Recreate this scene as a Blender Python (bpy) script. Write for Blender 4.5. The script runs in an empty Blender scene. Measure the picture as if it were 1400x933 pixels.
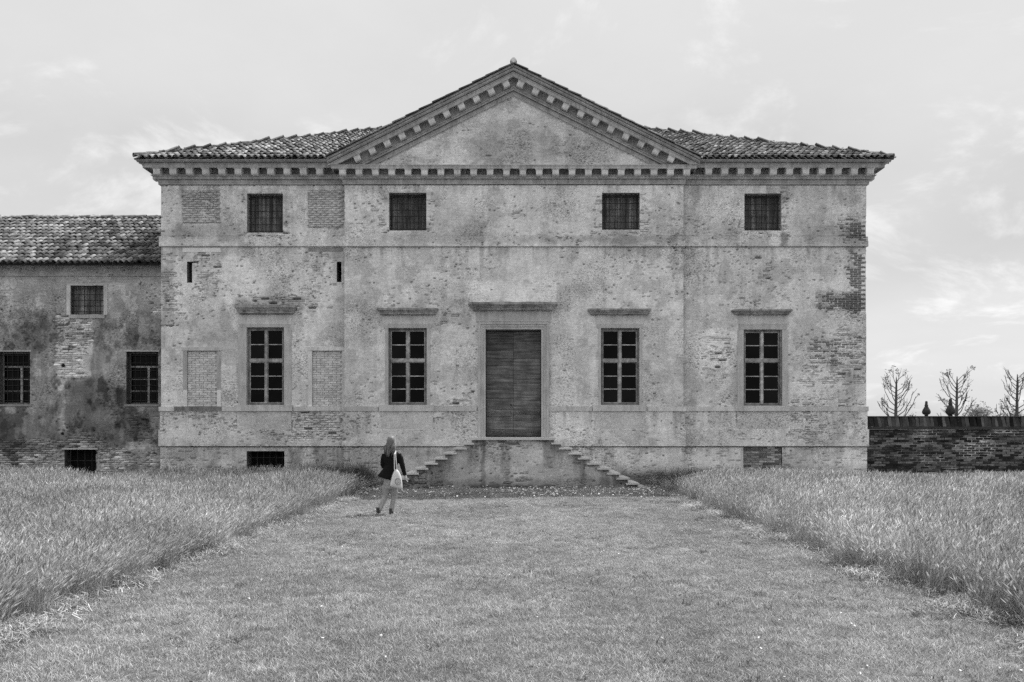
import bpy, math, random
import numpy as np
from mathutils import Vector, Matrix, Euler

# ------------------------------------------------------------------ camera, sky, sun, exposure
SC = bpy.context.scene
COL = SC.collection
F = 1150.0          # focal length in pixels of the 1400 px wide photograph
EYE = 1.8
cam = bpy.data.cameras.new('camera')
cam.sensor_width = 36.0
cam.lens = F / 1400.0 * 36.0
cam.shift_y = 121.5 / 1400.0
cam.clip_start = 0.1
cam.clip_end = 3000.0
camo = bpy.data.objects.new('camera', cam)
COL.objects.link(camo)
camo.location = (0, 0, EYE)
camo.rotation_euler = (math.radians(90), 0, 0)
SC.camera = camo

SUN_VEC = Vector((0.52, 0.44, 1.0)).normalized()      # towards the sun
SUN_EL = math.asin(SUN_VEC.z)
SUN_AZ = math.atan2(SUN_VEC.x, SUN_VEC.y)
sun = bpy.data.lights.new('sun', 'SUN')
sun.energy = 4.8
sun.angle = math.radians(0.9)
sun.color = (1, 1, 1)
suno = bpy.data.objects.new('sun', sun)
COL.objects.link(suno)
suno.location = (20, 20, 40)
suno.rotation_euler = (-SUN_VEC).to_track_quat('-Z', 'Y').to_euler()

world = bpy.data.worlds.new('World')
SC.world = world
world.use_nodes = True
wt = world.node_tree
wt.nodes.clear()
def wn(t, **kw):
    n = wt.nodes.new(t)
    for k, v in kw.items(): setattr(n, k, v)
    return n
w_out = wn('ShaderNodeOutputWorld')
w_bg = wn('ShaderNodeBackground')
w_bg.inputs['Strength'].default_value = 0.1
w_sky = wn('ShaderNodeTexSky', sky_type='NISHITA')
w_sky.sun_disc = False
w_sky.sun_elevation = SUN_EL
w_sky.sun_rotation = SUN_AZ
w_bw = wn('ShaderNodeRGBToBW')
wt.links.new(w_sky.outputs['Color'], w_bw.inputs['Color'])
w_tc = wn('ShaderNodeTexCoord')
w_sep = wn('ShaderNodeSeparateXYZ')
wt.links.new(w_tc.outputs['Generated'], w_sep.inputs[0])
def wmath(op, a, b=None, clamp=False):
    n = wn('ShaderNodeMath', operation=op, use_clamp=clamp)
    for i, x in enumerate((a, b)):
        if x is None: continue
        if isinstance(x, (int, float)): n.inputs[i].default_value = x
        else: wt.links.new(x, n.inputs[i])
    return n.outputs[0]
w_h = wmath('ADD', wmath('MAXIMUM', w_sep.outputs[2], 0.0), 0.22)
w_cx = wmath('DIVIDE', w_sep.outputs[0], w_h)
w_cy = wmath('DIVIDE', w_sep.outputs[1], w_h)
w_comb = wn('ShaderNodeCombineXYZ')
wt.links.new(w_cx, w_comb.inputs[0]); wt.links.new(w_cy, w_comb.inputs[1])
w_comb.inputs[2].default_value = 14.6
def wnoise(scale, detail, rough, dist=0.0):
    n = wn('ShaderNodeTexNoise')
    n.inputs['Scale'].default_value = scale
    n.inputs['Detail'].default_value = detail
    n.inputs['Roughness'].default_value = rough
    n.inputs['Distortion'].default_value = dist
    wt.links.new(w_comb.outputs[0], n.inputs['Vector'])
    return n.outputs[0]
def wrange(v, a, b, c, d):
    n = wn('ShaderNodeMapRange', interpolation_type='SMOOTHSTEP')
    for i, x in enumerate((a, b, c, d)): n.inputs[i + 1].default_value = x
    wt.links.new(v, n.inputs[0])
    return n.outputs[0]
w_big = wrange(wnoise(0.55, 2.0, 0.5), 0.36, 0.62, 5.2, 6.5)      # the pale cloud deck
w_cum = wrange(wnoise(1.9, 7.0, 0.62, 0.4), 0.50, 0.645, 0.0, 1.7)  # brighter puffs in it
w_wisp = wrange(wnoise(4.5, 5.0, 0.6), 0.3, 0.7, -0.1, 0.1)
w_cloud = wmath('ADD', wmath('ADD', w_big, w_cum), w_wisp)
# deck brightened overhead like an overcast sky, added to lift the shaded facade
w_zen = wrange(w_sep.outputs[2], 0.42, 1.0, 1.0, 1.8)
w_cloud = wmath('MULTIPLY', w_cloud, w_zen)
w_clear = wmath('MINIMUM', w_bw.outputs[0], 12.0)
w_mix = wmath('ADD', wmath('MULTIPLY', w_cloud, 0.92), wmath('MULTIPLY', w_clear, 0.08))
wt.links.new(w_mix, w_bg.inputs['Color'])
wt.links.new(w_bg.outputs[0], w_out.inputs[0])

SC.render.engine = 'CYCLES'
SC.view_settings.view_transform = 'Standard'
SC.view_settings.look = 'None'
SC.view_settings.exposure = 0.3
SC.view_settings.gamma = 1.0
SC.view_settings.use_curve_mapping = False
SC.cycles.use_denoising = False
SC.cycles.denoiser = 'OPENIMAGEDENOISE'
SC.cycles.denoising_input_passes = 'RGB_ALBEDO_NORMAL'
SC.cycles.denoising_prefilter = 'ACCURATE'
SC.cycles.max_bounces = 4
SC.cycles.diffuse_bounces = 3
SC.cycles.adaptive_threshold = 0.025
SC.cycles.transparent_max_bounces = 6

# ------------------------------------------------------------------ helpers
rng = np.random.default_rng(7)
random.seed(7)
def PX(u, d): return (u - 700.0) * d / F
def PZ(v, d): return EYE + (588.0 - v) * d / F

_LAT = {}
def vnoise(x, y, seed=0):
    if seed not in _LAT: _LAT[seed] = np.random.default_rng(1000 + seed).random((256, 256))
    L = _LAT[seed]
    xi = np.floor(x).astype(int); yi = np.floor(y).astype(int)
    fx = x - xi; fy = y - yi
    fx = fx * fx * (3 - 2 * fx); fy = fy * fy * (3 - 2 * fy)
    a = L[xi % 256, yi % 256]; b = L[(xi + 1) % 256, yi % 256]
    c = L[xi % 256, (yi + 1) % 256]; d = L[(xi + 1) % 256, (yi + 1) % 256]
    return (a * (1 - fx) + b * fx) * (1 - fy) + (c * (1 - fx) + d * fx) * fy
def fbm(x, y, seed=0, octv=4, rough=0.55):
    x = np.asarray(x, float); y = np.asarray(y, float)
    s = 0; a = 1; t = 0
    for k in range(octv):
        s = s + a * vnoise(x * 2 ** k + 17.3 * k, y * 2 ** k + 5.1 * k, seed + k); t += a; a *= rough
    return s / t
def sstep(a, b, x):
    t = np.clip((x - a) / (b - a), 0, 1); return t * t * (3 - 2 * t)

ORIGIN = {}
def worldo(o): return ORIGIN.get(o.name, Vector((0, 0, 0)))
def place(o, parent, loc):
    loc = Vector(loc)
    ORIGIN[o.name] = loc.copy()
    if parent is not None:
        o.parent = parent
        o.location = loc - worldo(parent)
    else: o.location = loc
    COL.objects.link(o)
def empty(name, loc, label, cat, group=None):
    o = bpy.data.objects.new(name, None)
    o.empty_display_size = 0.3
    place(o, None, loc)
    tag(o, label, cat, group)
    return o
def tag(o, label=None, cat=None, group=None, kind=None):
    if label: o['label'] = label
    if cat: o['category'] = cat
    if group: o['group'] = group
    if kind: o['kind'] = kind
    return o
def meshobj(name, me, mat, parent=None, loc=(0, 0, 0), kind=None):
    o = bpy.data.objects.new(name, me)
    if mat is not None and len(me.materials) == 0: me.materials.append(mat)
    place(o, parent, loc)
    if kind: o['kind'] = kind
    return o

class MB:
    """collects faces, then becomes one mesh"""
    def __init__(s): s.v = []; s.f = []; s.t = []
    def add(s, verts, faces, tone=None):
        b = len(s.v)
        s.v.extend([tuple(p) for p in verts])
        s.f.extend([tuple(i + b for i in f) for f in faces])
        s.t.extend([1.0 if tone is None else tone] * len(verts))
        return s
    def box(s, x0, x1, y0, y1, z0, z1, tone=None, nob=False):
        v = [(x0, y0, z0), (x1, y0, z0), (x1, y1, z0), (x0, y1, z0), (x0, y0, z1), (x1, y0, z1), (x1, y1, z1), (x0, y1, z1)]
        f = [(0, 1, 5, 4), (1, 2, 6, 5), (3, 0, 4, 7), (4, 5, 6, 7), (3, 2, 1, 0)]
        if not nob: f.append((2, 3, 7, 6))
        return s.add(v, f, tone)
    def tube(s, pts, rad, n=6, tone=None, cap=True):
        pts = [Vector(p) for p in pts]
        rings = []
        for i, p in enumerate(pts):
            d = (pts[min(i + 1, len(pts) - 1)] - pts[max(i - 1, 0)])
            if d.length < 1e-9: d = Vector((0, 0, 1))
            d.normalize()
            a = d.orthogonal() if i == 0 else (rings[-1][1] - d * rings[-1][1].dot(d))
            a.normalize(); b = d.cross(a)
            rings.append((p, a, b, rad[i] if hasattr(rad, '__len__') else rad))
        v = []; f = []
        for p, a, b, r in rings:
            for k in range(n):
                t = 2 * math.pi * k / n
                v.append(p + a * math.cos(t) * r + b * math.sin(t) * r)
        for i in range(len(pts) - 1):
            for k in range(n):
                f.append((i * n + k, i * n + (k + 1) % n, (i + 1) * n + (k + 1) % n, (i + 1) * n + k))
        if cap:
            f.append(tuple(range(n - 1, -1, -1)))
            f.append(tuple((len(pts) - 1) * n + k for k in range(n)))
        return s.add(v, f, tone)
    def loft(s, secs, n=12, tone=None, cap=True):
        """secs: (centre, rx, ry, yaw) of horizontal ellipses"""
        v = []; f = []
        for c, rx, ry, yaw in secs:
            cy, sy = math.cos(yaw), math.sin(yaw)
            for k in range(n):
                t = 2 * math.pi * k / n
                a, b = math.cos(t) * rx, math.sin(t) * ry
                v.append((c[0] + a * cy - b * sy, c[1] + a * sy + b * cy, c[2]))
        m = len(secs)
        for i in range(m - 1):
            for k in range(n):
                f.append((i * n + k, i * n + (k + 1) % n, (i + 1) * n + (k + 1) % n, (i + 1) * n + k))
        if cap:
            f.append(tuple(range(n - 1, -1, -1))); f.append(tuple((m - 1) * n + k for k in range(n)))
        return s.add(v, f, tone)
    def lathe(s, prof, c=(0, 0, 0), n=16, tone=None):
        return s.loft([((c[0], c[1], c[2] + z), r, r, 0) for r, z in prof], n, tone)
    def mesh(s, name, smooth=False):
        me = bpy.data.meshes.new(name)
        me.from_pydata(s.v, [], s.f)
        a = me.attributes.new('tone', 'FLOAT', 'POINT')
        a.data.foreach_set('value', np.array(s.t, dtype=np.float32))
        if smooth: me.polygons.foreach_set('use_smooth', [True] * len(me.polygons))
        me.update()
        return me
    def build(s, name, mat, parent=None, loc=(0, 0, 0), smooth=False, kind=None):
        return meshobj(name, s.mesh(name, smooth), mat, parent, loc, kind)

def npmesh(name, verts, quads, tone=None):
    """fast mesh from numpy arrays (quads or tris of equal length)"""
    me = bpy.data.meshes.new(name)
    n = len(verts); m, k = quads.shape
    me.vertices.add(n)
    me.vertices.foreach_set('co', np.asarray(verts, dtype=np.float32).ravel())
    me.loops.add(m * k)
    me.loops.foreach_set('vertex_index', quads.astype(np.int32).ravel())
    me.polygons.add(m)
    me.polygons.foreach_set('loop_start', np.arange(0, m * k, k, dtype=np.int32))
    if tone is not None:
        a = me.attributes.new('tone', 'FLOAT', 'POINT')
        a.data.foreach_set('value', np.asarray(tone, dtype=np.float32))
    me.update(calc_edges=True)
    me.validate()
    return me

# ------------------------------------------------------------------ materials (all grey: the photograph is black and white)
class NT:
    def __init__(s, name):
        s.m = bpy.data.materials.new(name); s.m.use_nodes = True
        s.t = s.m.node_tree; s.t.nodes.clear()
        s.out = s.n('ShaderNodeOutputMaterial')
        s.pos = s.n('ShaderNodeNewGeometry').outputs['Position']
    def n(s, t, **kw):
        q = s.t.nodes.new(t)
        for k, v in kw.items(): setattr(q, k, v)
        return q
    def link(s, a, b): s.t.links.new(a, b)
    def set(s, sock, v):
        if isinstance(v, (int, float)): sock.default_value = v
        else: s.link(v, sock)
    def math(s, op, a, b=None, c=None, clamp=False):
        q = s.n('ShaderNodeMath', operation=op, use_clamp=clamp)
        for i, x in enumerate((a, b, c)):
            if x is not None: s.set(q.inputs[i], x)
        return q.outputs[0]
    def noise(s, scale, detail=4, rough=0.55, stretch=None, dist=0.0):
        q = s.n('ShaderNodeTexNoise')
        q.inputs['Scale'].default_value = scale; q.inputs['Detail'].default_value = detail
        q.inputs['Roughness'].default_value = rough; q.inputs['Distortion'].default_value = dist
        if stretch:
            mp = s.n('ShaderNodeMapping'); mp.inputs['Scale'].default_value = stretch
            s.link(s.pos, mp.inputs[0]); s.link(mp.outputs[0], q.inputs['Vector'])
        else: s.link(s.pos, q.inputs['Vector'])
        return q.outputs[0]
    def rng(s, v, a, b, c, d, smooth=True):
        q = s.n('ShaderNodeMapRange', interpolation_type='SMOOTHSTEP' if smooth else 'LINEAR')
        s.set(q.inputs[0], v)
        for i, x in enumerate((a, b, c, d)): q.inputs[i + 1].default_value = x
        return q.outputs[0]
    def attr(s, name='tone'):
        return s.n('ShaderNodeAttribute', attribute_name=name).outputs['Fac']
    def rand(s): return s.n('ShaderNodeObjectInfo').outputs['Random']
    def mul(s, *a):
        r = a[0]
        for b in a[1:]: r = s.math('MULTIPLY', r, b)
        return r
    def done(s, col, rough=0.85, bump=None, bstr=0.4, bdist=0.01, spec=0.3, transl=0.0):
        p = s.n('ShaderNodeBsdfPrincipled')
        cc = s.n('ShaderNodeCombineColor')
        for i in range(3): s.set(cc.inputs[i], col)
        s.link(cc.outputs[0], p.inputs['Base Color'])
        s.set(p.inputs['Roughness'], rough)
        p.inputs['Specular IOR Level'].default_value = spec
        if bump is not None:
            b = s.n('ShaderNodeBump'); b.inputs['Strength'].default_value = bstr; b.inputs['Distance'].default_value = bdist
            s.link(bump, b.inputs['Height']); s.link(b.outputs[0], p.inputs['Normal'])
        sh = p.outputs[0]
        if transl:
            tr = s.n('ShaderNodeBsdfTranslucent'); s.link(cc.outputs[0], tr.inputs['Color'])
            mx = s.n('ShaderNodeMixShader'); mx.inputs[0].default_value = transl
            s.link(sh, mx.inputs[1]); s.link(tr.outputs[0], mx.inputs[2]); sh = mx.outputs[0]
        s.link(sh, s.out.inputs['Surface'])
        return s.m

def mat_plaster(name, fine=1.0):
    q = NT(name)
    n1 = q.rng(q.noise(1.6, 9, 0.66), 0.28, 0.72, 0.86, 1.12)
    n2 = q.rng(q.noise(14, 6, 0.7), 0.3, 0.7, 1 - 0.17 * fine, 1 + 0.13 * fine)
    sp = q.rng(q.noise(13, 5, 0.75), 0.31, 0.40, 0.50, 1.0)
    hs = q.rng(q.noise(1.0, 5, 0.6, stretch=(3.0, 3.0, 26.0)), 0.3, 0.7, 1 - 0.09 * fine, 1 + 0.07 * fine)
    clus = q.rng(q.noise(0.75, 5, 0.6), 0.44, 0.62, 0.0, 1.0)             # pitted, blackened areas
    fine_ = q.rng(q.noise(24, 4, 0.7, stretch=(0.75, 0.75, 1.5)), 0.40, 0.50, 1.0, 0.0)
    pitted = q.math('SUBTRACT', 1.0, q.math('MULTIPLY', q.math('MULTIPLY', clus, fine_), 0.62))
    col = q.mul(q.attr(), n1, n2, sp, hs, pitted)
    bump = q.math('ADD', q.noise(26, 6, 0.7), q.math('MULTIPLY', q.noise(5, 4, 0.6), 0.7))
    return q.done(col, 0.92, bump, 0.55, 0.02, 0.15)
def mat_stone(name, base, var=0.2, rough=0.85, streak=0.25, bstr=0.35):
    q = NT(name)
    n1 = q.rng(q.noise(2.2, 8, 0.65), 0.28, 0.72, 1 - var, 1 + var * 0.8)
    n2 = q.rng(q.noise(35, 4, 0.7), 0.3, 0.7, 1 - var * 0.6, 1 + var * 0.6)
    st = q.rng(q.noise(1.0, 6, 0.62, stretch=(9.0, 9.0, 1.3)), 0.30, 0.62, 1 - streak, 1.06)
    bl = q.rng(q.noise(6.0, 6, 0.7, stretch=(0.6, 1, 1.5)), 0.30, 0.40, 1 - streak * 1.3, 1.0)
    col = q.mul(q.attr(), base, n1, n2, st, bl)
    return q.done(col, rough, q.noise(30, 5, 0.65), bstr, 0.015, 0.2)
def mat_brick(name, lo, hi, rough=0.9):
    q = NT(name)
    t = q.math('ADD', lo, q.math('MULTIPLY', q.math('POWER', q.rand(), 1.6), hi - lo))
    n1 = q.rng(q.noise(9, 6, 0.7), 0.3, 0.7, 0.72, 1.28)
    n2 = q.rng(q.noise(60, 3, 0.7), 0.3, 0.7, 0.82, 1.18)
    return q.done(q.mul(t, q.attr(), n1, n2), rough, q.noise(45, 5, 0.7), 0.5, 0.01, 0.15)
def mat_wood(name, base, stretch, rough=0.7, var=0.5):
    q = NT(name)
    n1 = q.rng(q.noise(1.0, 7, 0.65, stretch=stretch), 0.3, 0.7, 1 - var, 1 + var)
    n2 = q.rng(q.noise(3.0, 4, 0.6), 0.3, 0.7, 0.75, 1.25)
    ro = q.math('ADD', 0.75, q.math('MULTIPLY', q.rand(), 0.5))
    return q.done(q.mul(q.attr(), base, n1, n2, ro), rough, q.noise(1.0, 6, 0.7, stretch=stretch), 0.5, 0.008, 0.25)
def mat_plain(name, base, rough=0.7, var=0.15, scale=12, spec=0.3, attr=True):
    q = NT(name)
    n1 = q.rng(q.noise(scale, 5, 0.6), 0.3, 0.7, 1 - var, 1 + var)
    return q.done(q.mul(q.attr(), base, n1) if attr else q.mul(n1, base), rough, q.noise(scale * 4, 3), 0.2, 0.004, spec)
def mat_grass(name, base, transl=0.35, patch=0.35, rough=0.6):
    q = NT(name)
    n1 = q.rng(q.noise(0.45, 5, 0.6), 0.3, 0.7, 1 - patch, 1 + patch)
    n2 = q.rng(q.noise(2.5, 4, 0.6), 0.3, 0.7, 1 - patch * 0.6, 1 + patch * 0.6)
    ro = q.math('ADD', 0.72, q.math('MULTIPLY', q.rand(), 0.56))
    return q.done(q.mul(q.attr(), base, n1, n2, ro), rough, None, 0, 0, 0.25, transl)
def mat_tile(name, lo, hi):
    q = NT(name)
    r = q.rand()
    t = q.math('ADD', lo, q.math('MULTIPLY', q.math('POWER', r, 1.4), hi - lo))
    n0 = q.rng(q.noise(1.1, 4, 0.6), 0.3, 0.7, 0.75, 1.25)
    n1 = q.rng(q.noise(7, 7, 0.72), 0.3, 0.7, 0.55, 1.45)
    n2 = q.rng(q.noise(40, 4, 0.7), 0.3, 0.7, 0.75, 1.25)
    return q.done(q.mul(t, q.attr(), n0, n1, n2), 0.88, q.noise(45, 5, 0.7), 0.5, 0.012, 0.2)

MAT = dict(
    plaster=mat_plaster('weathered_plaster'), plaster_dark=mat_plaster('stained_plaster', 1.2),
    stone=mat_stone('cornice_stone', 0.44, 0.25), block=mat_stone('lit_block_stone', 0.66, 0.18, streak=0.15), trim=mat_stone('window_stone', 0.58, 0.15, streak=0.15),  # modillions use a paler copy of the stone, painted as lit faces
    step=mat_stone('step_stone', 0.60, 0.15, streak=0.08), hood=mat_stone('weathered_hood_stone', 0.33, 0.35, streak=0.4),
    paleslab=mat_stone('pale_slab', 0.74, 0.1, streak=0.08),
    brick=mat_brick('old_brick', 0.30, 0.55), brick_dark=mat_brick('sooty_brick', 0.014, 0.22),
    brick_panel=mat_brick('pale_infill_brick', 0.56, 0.70), brick_low=mat_brick('bare_brick', 0.10, 0.48),
    tile=mat_tile('roof_tile', 0.10, 0.48), tile_wing=mat_tile('wing_roof_tile', 0.06, 0.33), tile_shaded=mat_tile('shaded_verge_tile', 0.05, 0.30),
    deck=mat_plain('roof_underside', 0.02, 0.95, 0.4, 6),
    door=mat_wood('door_wood', 0.115, (1.2, 1.2, 16.0)), shutter=mat_wood('shutter_wood', 0.13, (16.0, 1.2, 1.2)),
    frame=mat_wood('window_wood', 0.27, (6, 6, 6), 0.6, 0.25), iron=mat_plain('wrought_iron', 0.02, 0.6, 0.3, 20),
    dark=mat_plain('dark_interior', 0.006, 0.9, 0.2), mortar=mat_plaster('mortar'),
    soil=None, grass=mat_grass('meadow_grass', 0.36, 0.36, 0.24), lawn=mat_grass('lawn_grass', 0.42, 0.25, 0.19),
    stalk=mat_grass('seed_stalk', 0.20, 0.2, 0.3), weed=mat_grass('dark_weeds', 0.10, 0.3, 0.3), hay=mat_grass('cut_hay', 0.45, 0.2, 0.2, 0.8),
    lawn_weed=mat_grass('broad_leaf', 0.26, 0.3, 0.25), petal=mat_plain('petal', 0.85, 0.8, 0.08), bark=mat_plain('bark', 0.09, 0.9, 0.35, 14),
    leaf=mat_grass('leaf', 0.10, 0.3, 0.3), leaf_far=mat_grass('far_leaf', 0.17, 0.3, 0.25), leaf_pale=mat_grass('pale_leaf', 0.32, 0.3, 0.25),
    finial=mat_plain('sooty_stone', 0.045, 0.9, 0.4, 9),
    skin=mat_plain('skin', 0.38, 0.55, 0.05, attr=False), hair=mat_wood('hair', 0.15, (60, 60, 5), 0.5, 0.45),
    jacket=mat_plain('jacket_cloth', 0.010, 0.9, 0.2, 30, 0.1, attr=False), trousers=mat_plain('trouser_cloth', 0.33, 0.85, 0.2, 30, attr=False),
    shoe=mat_plain('shoe_leather', 0.05, 0.5, 0.2), canvas=mat_plain('tote_canvas', 0.62, 0.9, 0.08, 30), print=mat_plain('tote_print', 0.22, 0.9, 0.1),
)
# glass: dark rooms behind old panes
q = NT('old_glass')
MAT['glass'] = q.done(q.mul(0.004, q.rng(q.noise(1.2, 2), 0.3, 0.7, 0.6, 1.6)), 0.12, q.noise(3.5, 2), 0.12, 0.01, 0.07)
q = NT('clear_glass')
MAT['glass_clear'] = q.done(q.mul(0.004, q.rng(q.noise(1.2, 2), 0.3, 0.7, 0.6, 1.6)), 0.06, q.noise(3.5, 2), 0.10, 0.01, 0.11)
q = NT('soil')
sn = q.rng(q.noise(0.5, 7, 0.65), 0.3, 0.7, 0.6, 1.4)
sn2 = q.rng(q.noise(30, 5, 0.75), 0.3, 0.7, 0.45, 1.55)
MAT['soil'] = q.done(q.mul(0.13, sn, sn2), 0.95, q.noise(25, 6, 0.75), 0.8, 0.04, 0.1)

# ------------------------------------------------------------------ weathered wall sheets
BRH, BRL = 0.075, 0.262
_RB = np.random.default_rng(55).random((3, 1024, 1024))
def brick_ids(x, z, off=0):
    r = np.floor(z / BRH).astype(int)
    c = np.floor((x + 0.131 * (r % 2) + 0.03 * _RB[2, r % 1024, 5]) / BRL).astype(int)
    return r, c
def rectm(u, v, p, soft):
    u0, v0, u1, v1 = p
    return sstep(0, 1, np.minimum(np.minimum(u - u0, u1 - u), np.minimum(v - v0, v1 - v)) / soft + 0.5)
def ellm(u, v, p, soft):
    u0, v0, u1, v1 = p
    r = np.hypot((u - (u0 + u1) / 2) / ((u1 - u0) / 2), (v - (v0 + v1) / 2) / ((v1 - v0) / 2))
    return sstep(1 + soft, 1 - soft, r)

DARKB = [((1160, 290, 1196, 330), 14), ((1152, 340, 1196, 436), 16), ((1118, 398, 1196, 426), 12), ((1110, 460, 1170, 500), 20)]
def dark_mask(u, v):
    m_ = 0 * u
    for p, s_ in DARKB: m_ = np.maximum(m_, rectm(u, v, p, s_))
    return m_
def wall_sheet(name, x0, x1, z0, z1, y, parent, mat, dmgf, tonef, holes=(), clip=None, rim=0.10, pits=1.0, thr=0.42, rw=0.50, hole_p=0.13,
               brick_mat=None, mortar_tone=0.64, brick_tone=(0.86, 1.06), relief=0.020, dx=0.0327, dz=0.025, bricks=True, bname='brickwork'):
    """a plastered brick wall as real relief: plaster, bare joints, lost bricks; bricks themselves are boxes"""
    xs = np.arange(math.ceil(x0 / dx) * dx, x1, dx); xs = np.concatenate([[x0], xs[(xs > x0 + 0.01) & (xs < x1 - 0.01)], [x1]])
    zs = np.arange(math.ceil(z0 / dz) * dz, z1, dz); zs = np.concatenate([[z0], zs[(zs > z0 + 0.008) & (zs < z1 - 0.008)], [z1]])
    for (a, b, c, d) in holes:
        for e in (a, b):
            if x0 < e < x1: xs[np.argmin(abs(xs - e))] = e
        for e in (c, d):
            if z0 < e < z1: zs[np.argmin(abs(zs - e))] = e
    X, Z = np.meshgrid(xs, zs, indexing='ij')
    U = 700 + X * F / y; V = 588 - (Z - EYE) * F / y
    ju = U + 9 * (fbm(X * 2.2, Z * 2.2, 31) - 0.5) * 2; jv = V + 7 * (fbm(X * 2.2 + 40, Z * 2.2, 37) - 0.5) * 2
    d = dmgf(U, V, ju, jv, X, Z)
    r, c = brick_ids(X, Z)
    R1 = _RB[0, r % 1024, c % 1024]; R2 = _RB[1, r % 1024, c % 1024]
    val = d + rw * (R1 - 0.5) + 0.16 * (fbm(X * 9, Z * 14, 61, 2) - 0.5)
    bare = (val > thr) & (d > 0.22)
    offr = -0.131 * (r % 2) - 0.03 * _RB[2, r % 1024, 5]
    fx = (X - offr) / BRL - c; fz = Z / BRH - r                    # place within the brick
    inner = (fx > .06 + .3 * R2) & (fx < .55 + .4 * R1) & (fz > .15) & (fz < .9)
    lost = bare & (R2 < hole_p) & (d < 0.55) & (fx > .04) & (fx < .96) & (fz > .1) & (fz < .95)
    pit = ~bare & (val > thr) & inner                              # a single joint or brick face gone
    pr = np.floor(Z / .0375).astype(int); pc = np.floor((X + .4 * _RB[1, pr % 1024, 3]) / (.05 + .045 * _RB[2, pr % 1024, 9])).astype(int)
    pp = _RB[2, pr % 1024, pc % 1024]
    pit |= ~bare & (pp < pits * (.002 + .035 * sstep(.54, .72, fbm(X * 1.1 + 60, Z * 1.1, 111, 4)) + .30 * np.clip(d - .05, 0, .3)))
    Y = np.where(bare, 0.010, -relief) + 0.010 * (fbm(X * 3.1, Z * 3.1, 71) - 0.5) * np.where(bare, 0.3, 1.0)
    Y = np.where(lost, 0.055, np.where(pit, -0.006, Y))
    T = tonef(U, V, ju, jv, X, Z)
    edge = (np.abs(val - thr) < 0.03) & (d > .22)
    dm = dark_mask(ju, jv)
    T = np.where(bare, T * (mortar_tone + .75 * dm), np.where(edge, T * 0.74, T))
    T = np.where(lost, T * 0.40, np.where(pit, T * (.30 + .35 * R1), T))  # recess shade of pits and lost bricks painted in as darker tone
    ni, nj = X.shape
    P = np.stack([X, y + Y, Z], -1).reshape(-1, 3)
    cx = (X[:-1, :-1] + X[1:, 1:]) / 2; cz = (Z[:-1, :-1] + Z[1:, 1:]) / 2
    keep = np.ones((ni - 1, nj - 1), bool)
    for (a, b, e, g) in holes: keep &= ~((cx > a) & (cx < b) & (cz > e) & (cz < g))
    if clip is not None: keep &= clip(cx, cz)
    I = np.arange(ni * nj).reshape(ni, nj)
    Q = np.stack([I[:-1, :-1], I[1:, :-1], I[1:, 1:], I[:-1, 1:]], -1)[keep]
    # rim: turn the border back into the wall so that ledges are closed
    extra = []; eq = []; et = []
    base = len(P)
    def rimline(idx, flip):
        nonlocal base
        pts = P[idx].copy(); pts[:, 1] = y + rim
        n = len(idx); j = np.arange(base, base + n)
        a, b, cc, dd = idx[:-1], idx[1:], j[1:], j[:-1]
        eq.append(np.stack([b, a, dd, cc] if not flip else [a, b, cc, dd], -1))
        extra.append(pts); et.append(T.ravel()[idx]); base += n
    if clip is None:
        rimline(I[:, 0], False); rimline(I[:, -1], True); rimline(I[0, :], True); rimline(I[-1, :], False)
    if eq:
        P = np.concatenate([P] + extra); Q = np.concatenate([Q] + eq)
        TT = np.concatenate([T.ravel()] + et)
    else: TT = T.ravel()
    me = npmesh(name, P, Q, TT)
    o = meshobj(name, me, mat, parent)
    if bricks:
        rr = np.arange(int(z0 / BRH) - 1, int(z1 / BRH) + 2); bv = []; bf = []; bt = []; n = 0
        for row in rr:
            zc = (row + 0.5) * BRH
            if zc < z0 + 0.02 or zc > z1 - 0.02: continue
            off = -0.131 * (row % 2) - 0.03 * _RB[2, row % 1024, 5]
            cols = np.arange(int((x0 - off) / BRL) - 1, int((x1 - off) / BRL) + 2)
            xc = (cols + 0.5) * BRL + off
            ok = (xc > x0 + 0.1) & (xc < x1 - 0.1)
            for (a, b, e, g) in holes:
                if e - 0.03 < zc < g + 0.03: ok &= ~((xc > a - 0.12) & (xc < b + 0.12))
            if clip is not None: ok &= clip(xc, np.full_like(xc, zc + 0.04)) & clip(xc + .13, np.full_like(xc, zc + 0.04)) & clip(xc - .13, np.full_like(xc, zc + 0.04))
            if not ok.any(): continue
            cols = cols[ok]; xc = xc[ok]; zz = np.full_like(xc, zc)
            u = 700 + xc * F / y; v = 588 - (zz - EYE) * F / y
            ju_ = u + 9 * (fbm(xc * 2.2, zz * 2.2, 31) - 0.5) * 2; jv_ = v + 7 * (fbm(xc * 2.2 + 40, zz * 2.2, 37) - 0.5) * 2
            dd = dmgf(u, v, ju_, jv_, xc, zz)
            r1 = _RB[0, row % 1024, cols % 1024]; r2 = _RB[1, row % 1024, cols % 1024]
            ex = (dd + rw * (r1 - 0.5) > thr) & (dd > .22) & ((r2 >= hole_p) | (dd >= .55))
            tt = tonef(u, v, ju_, jv_, xc, zz)
            tt = tt * (1 - .62 * dark_mask(ju_, jv_)) * (.80 + .20 * sstep(.22, .42, dd))
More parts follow.
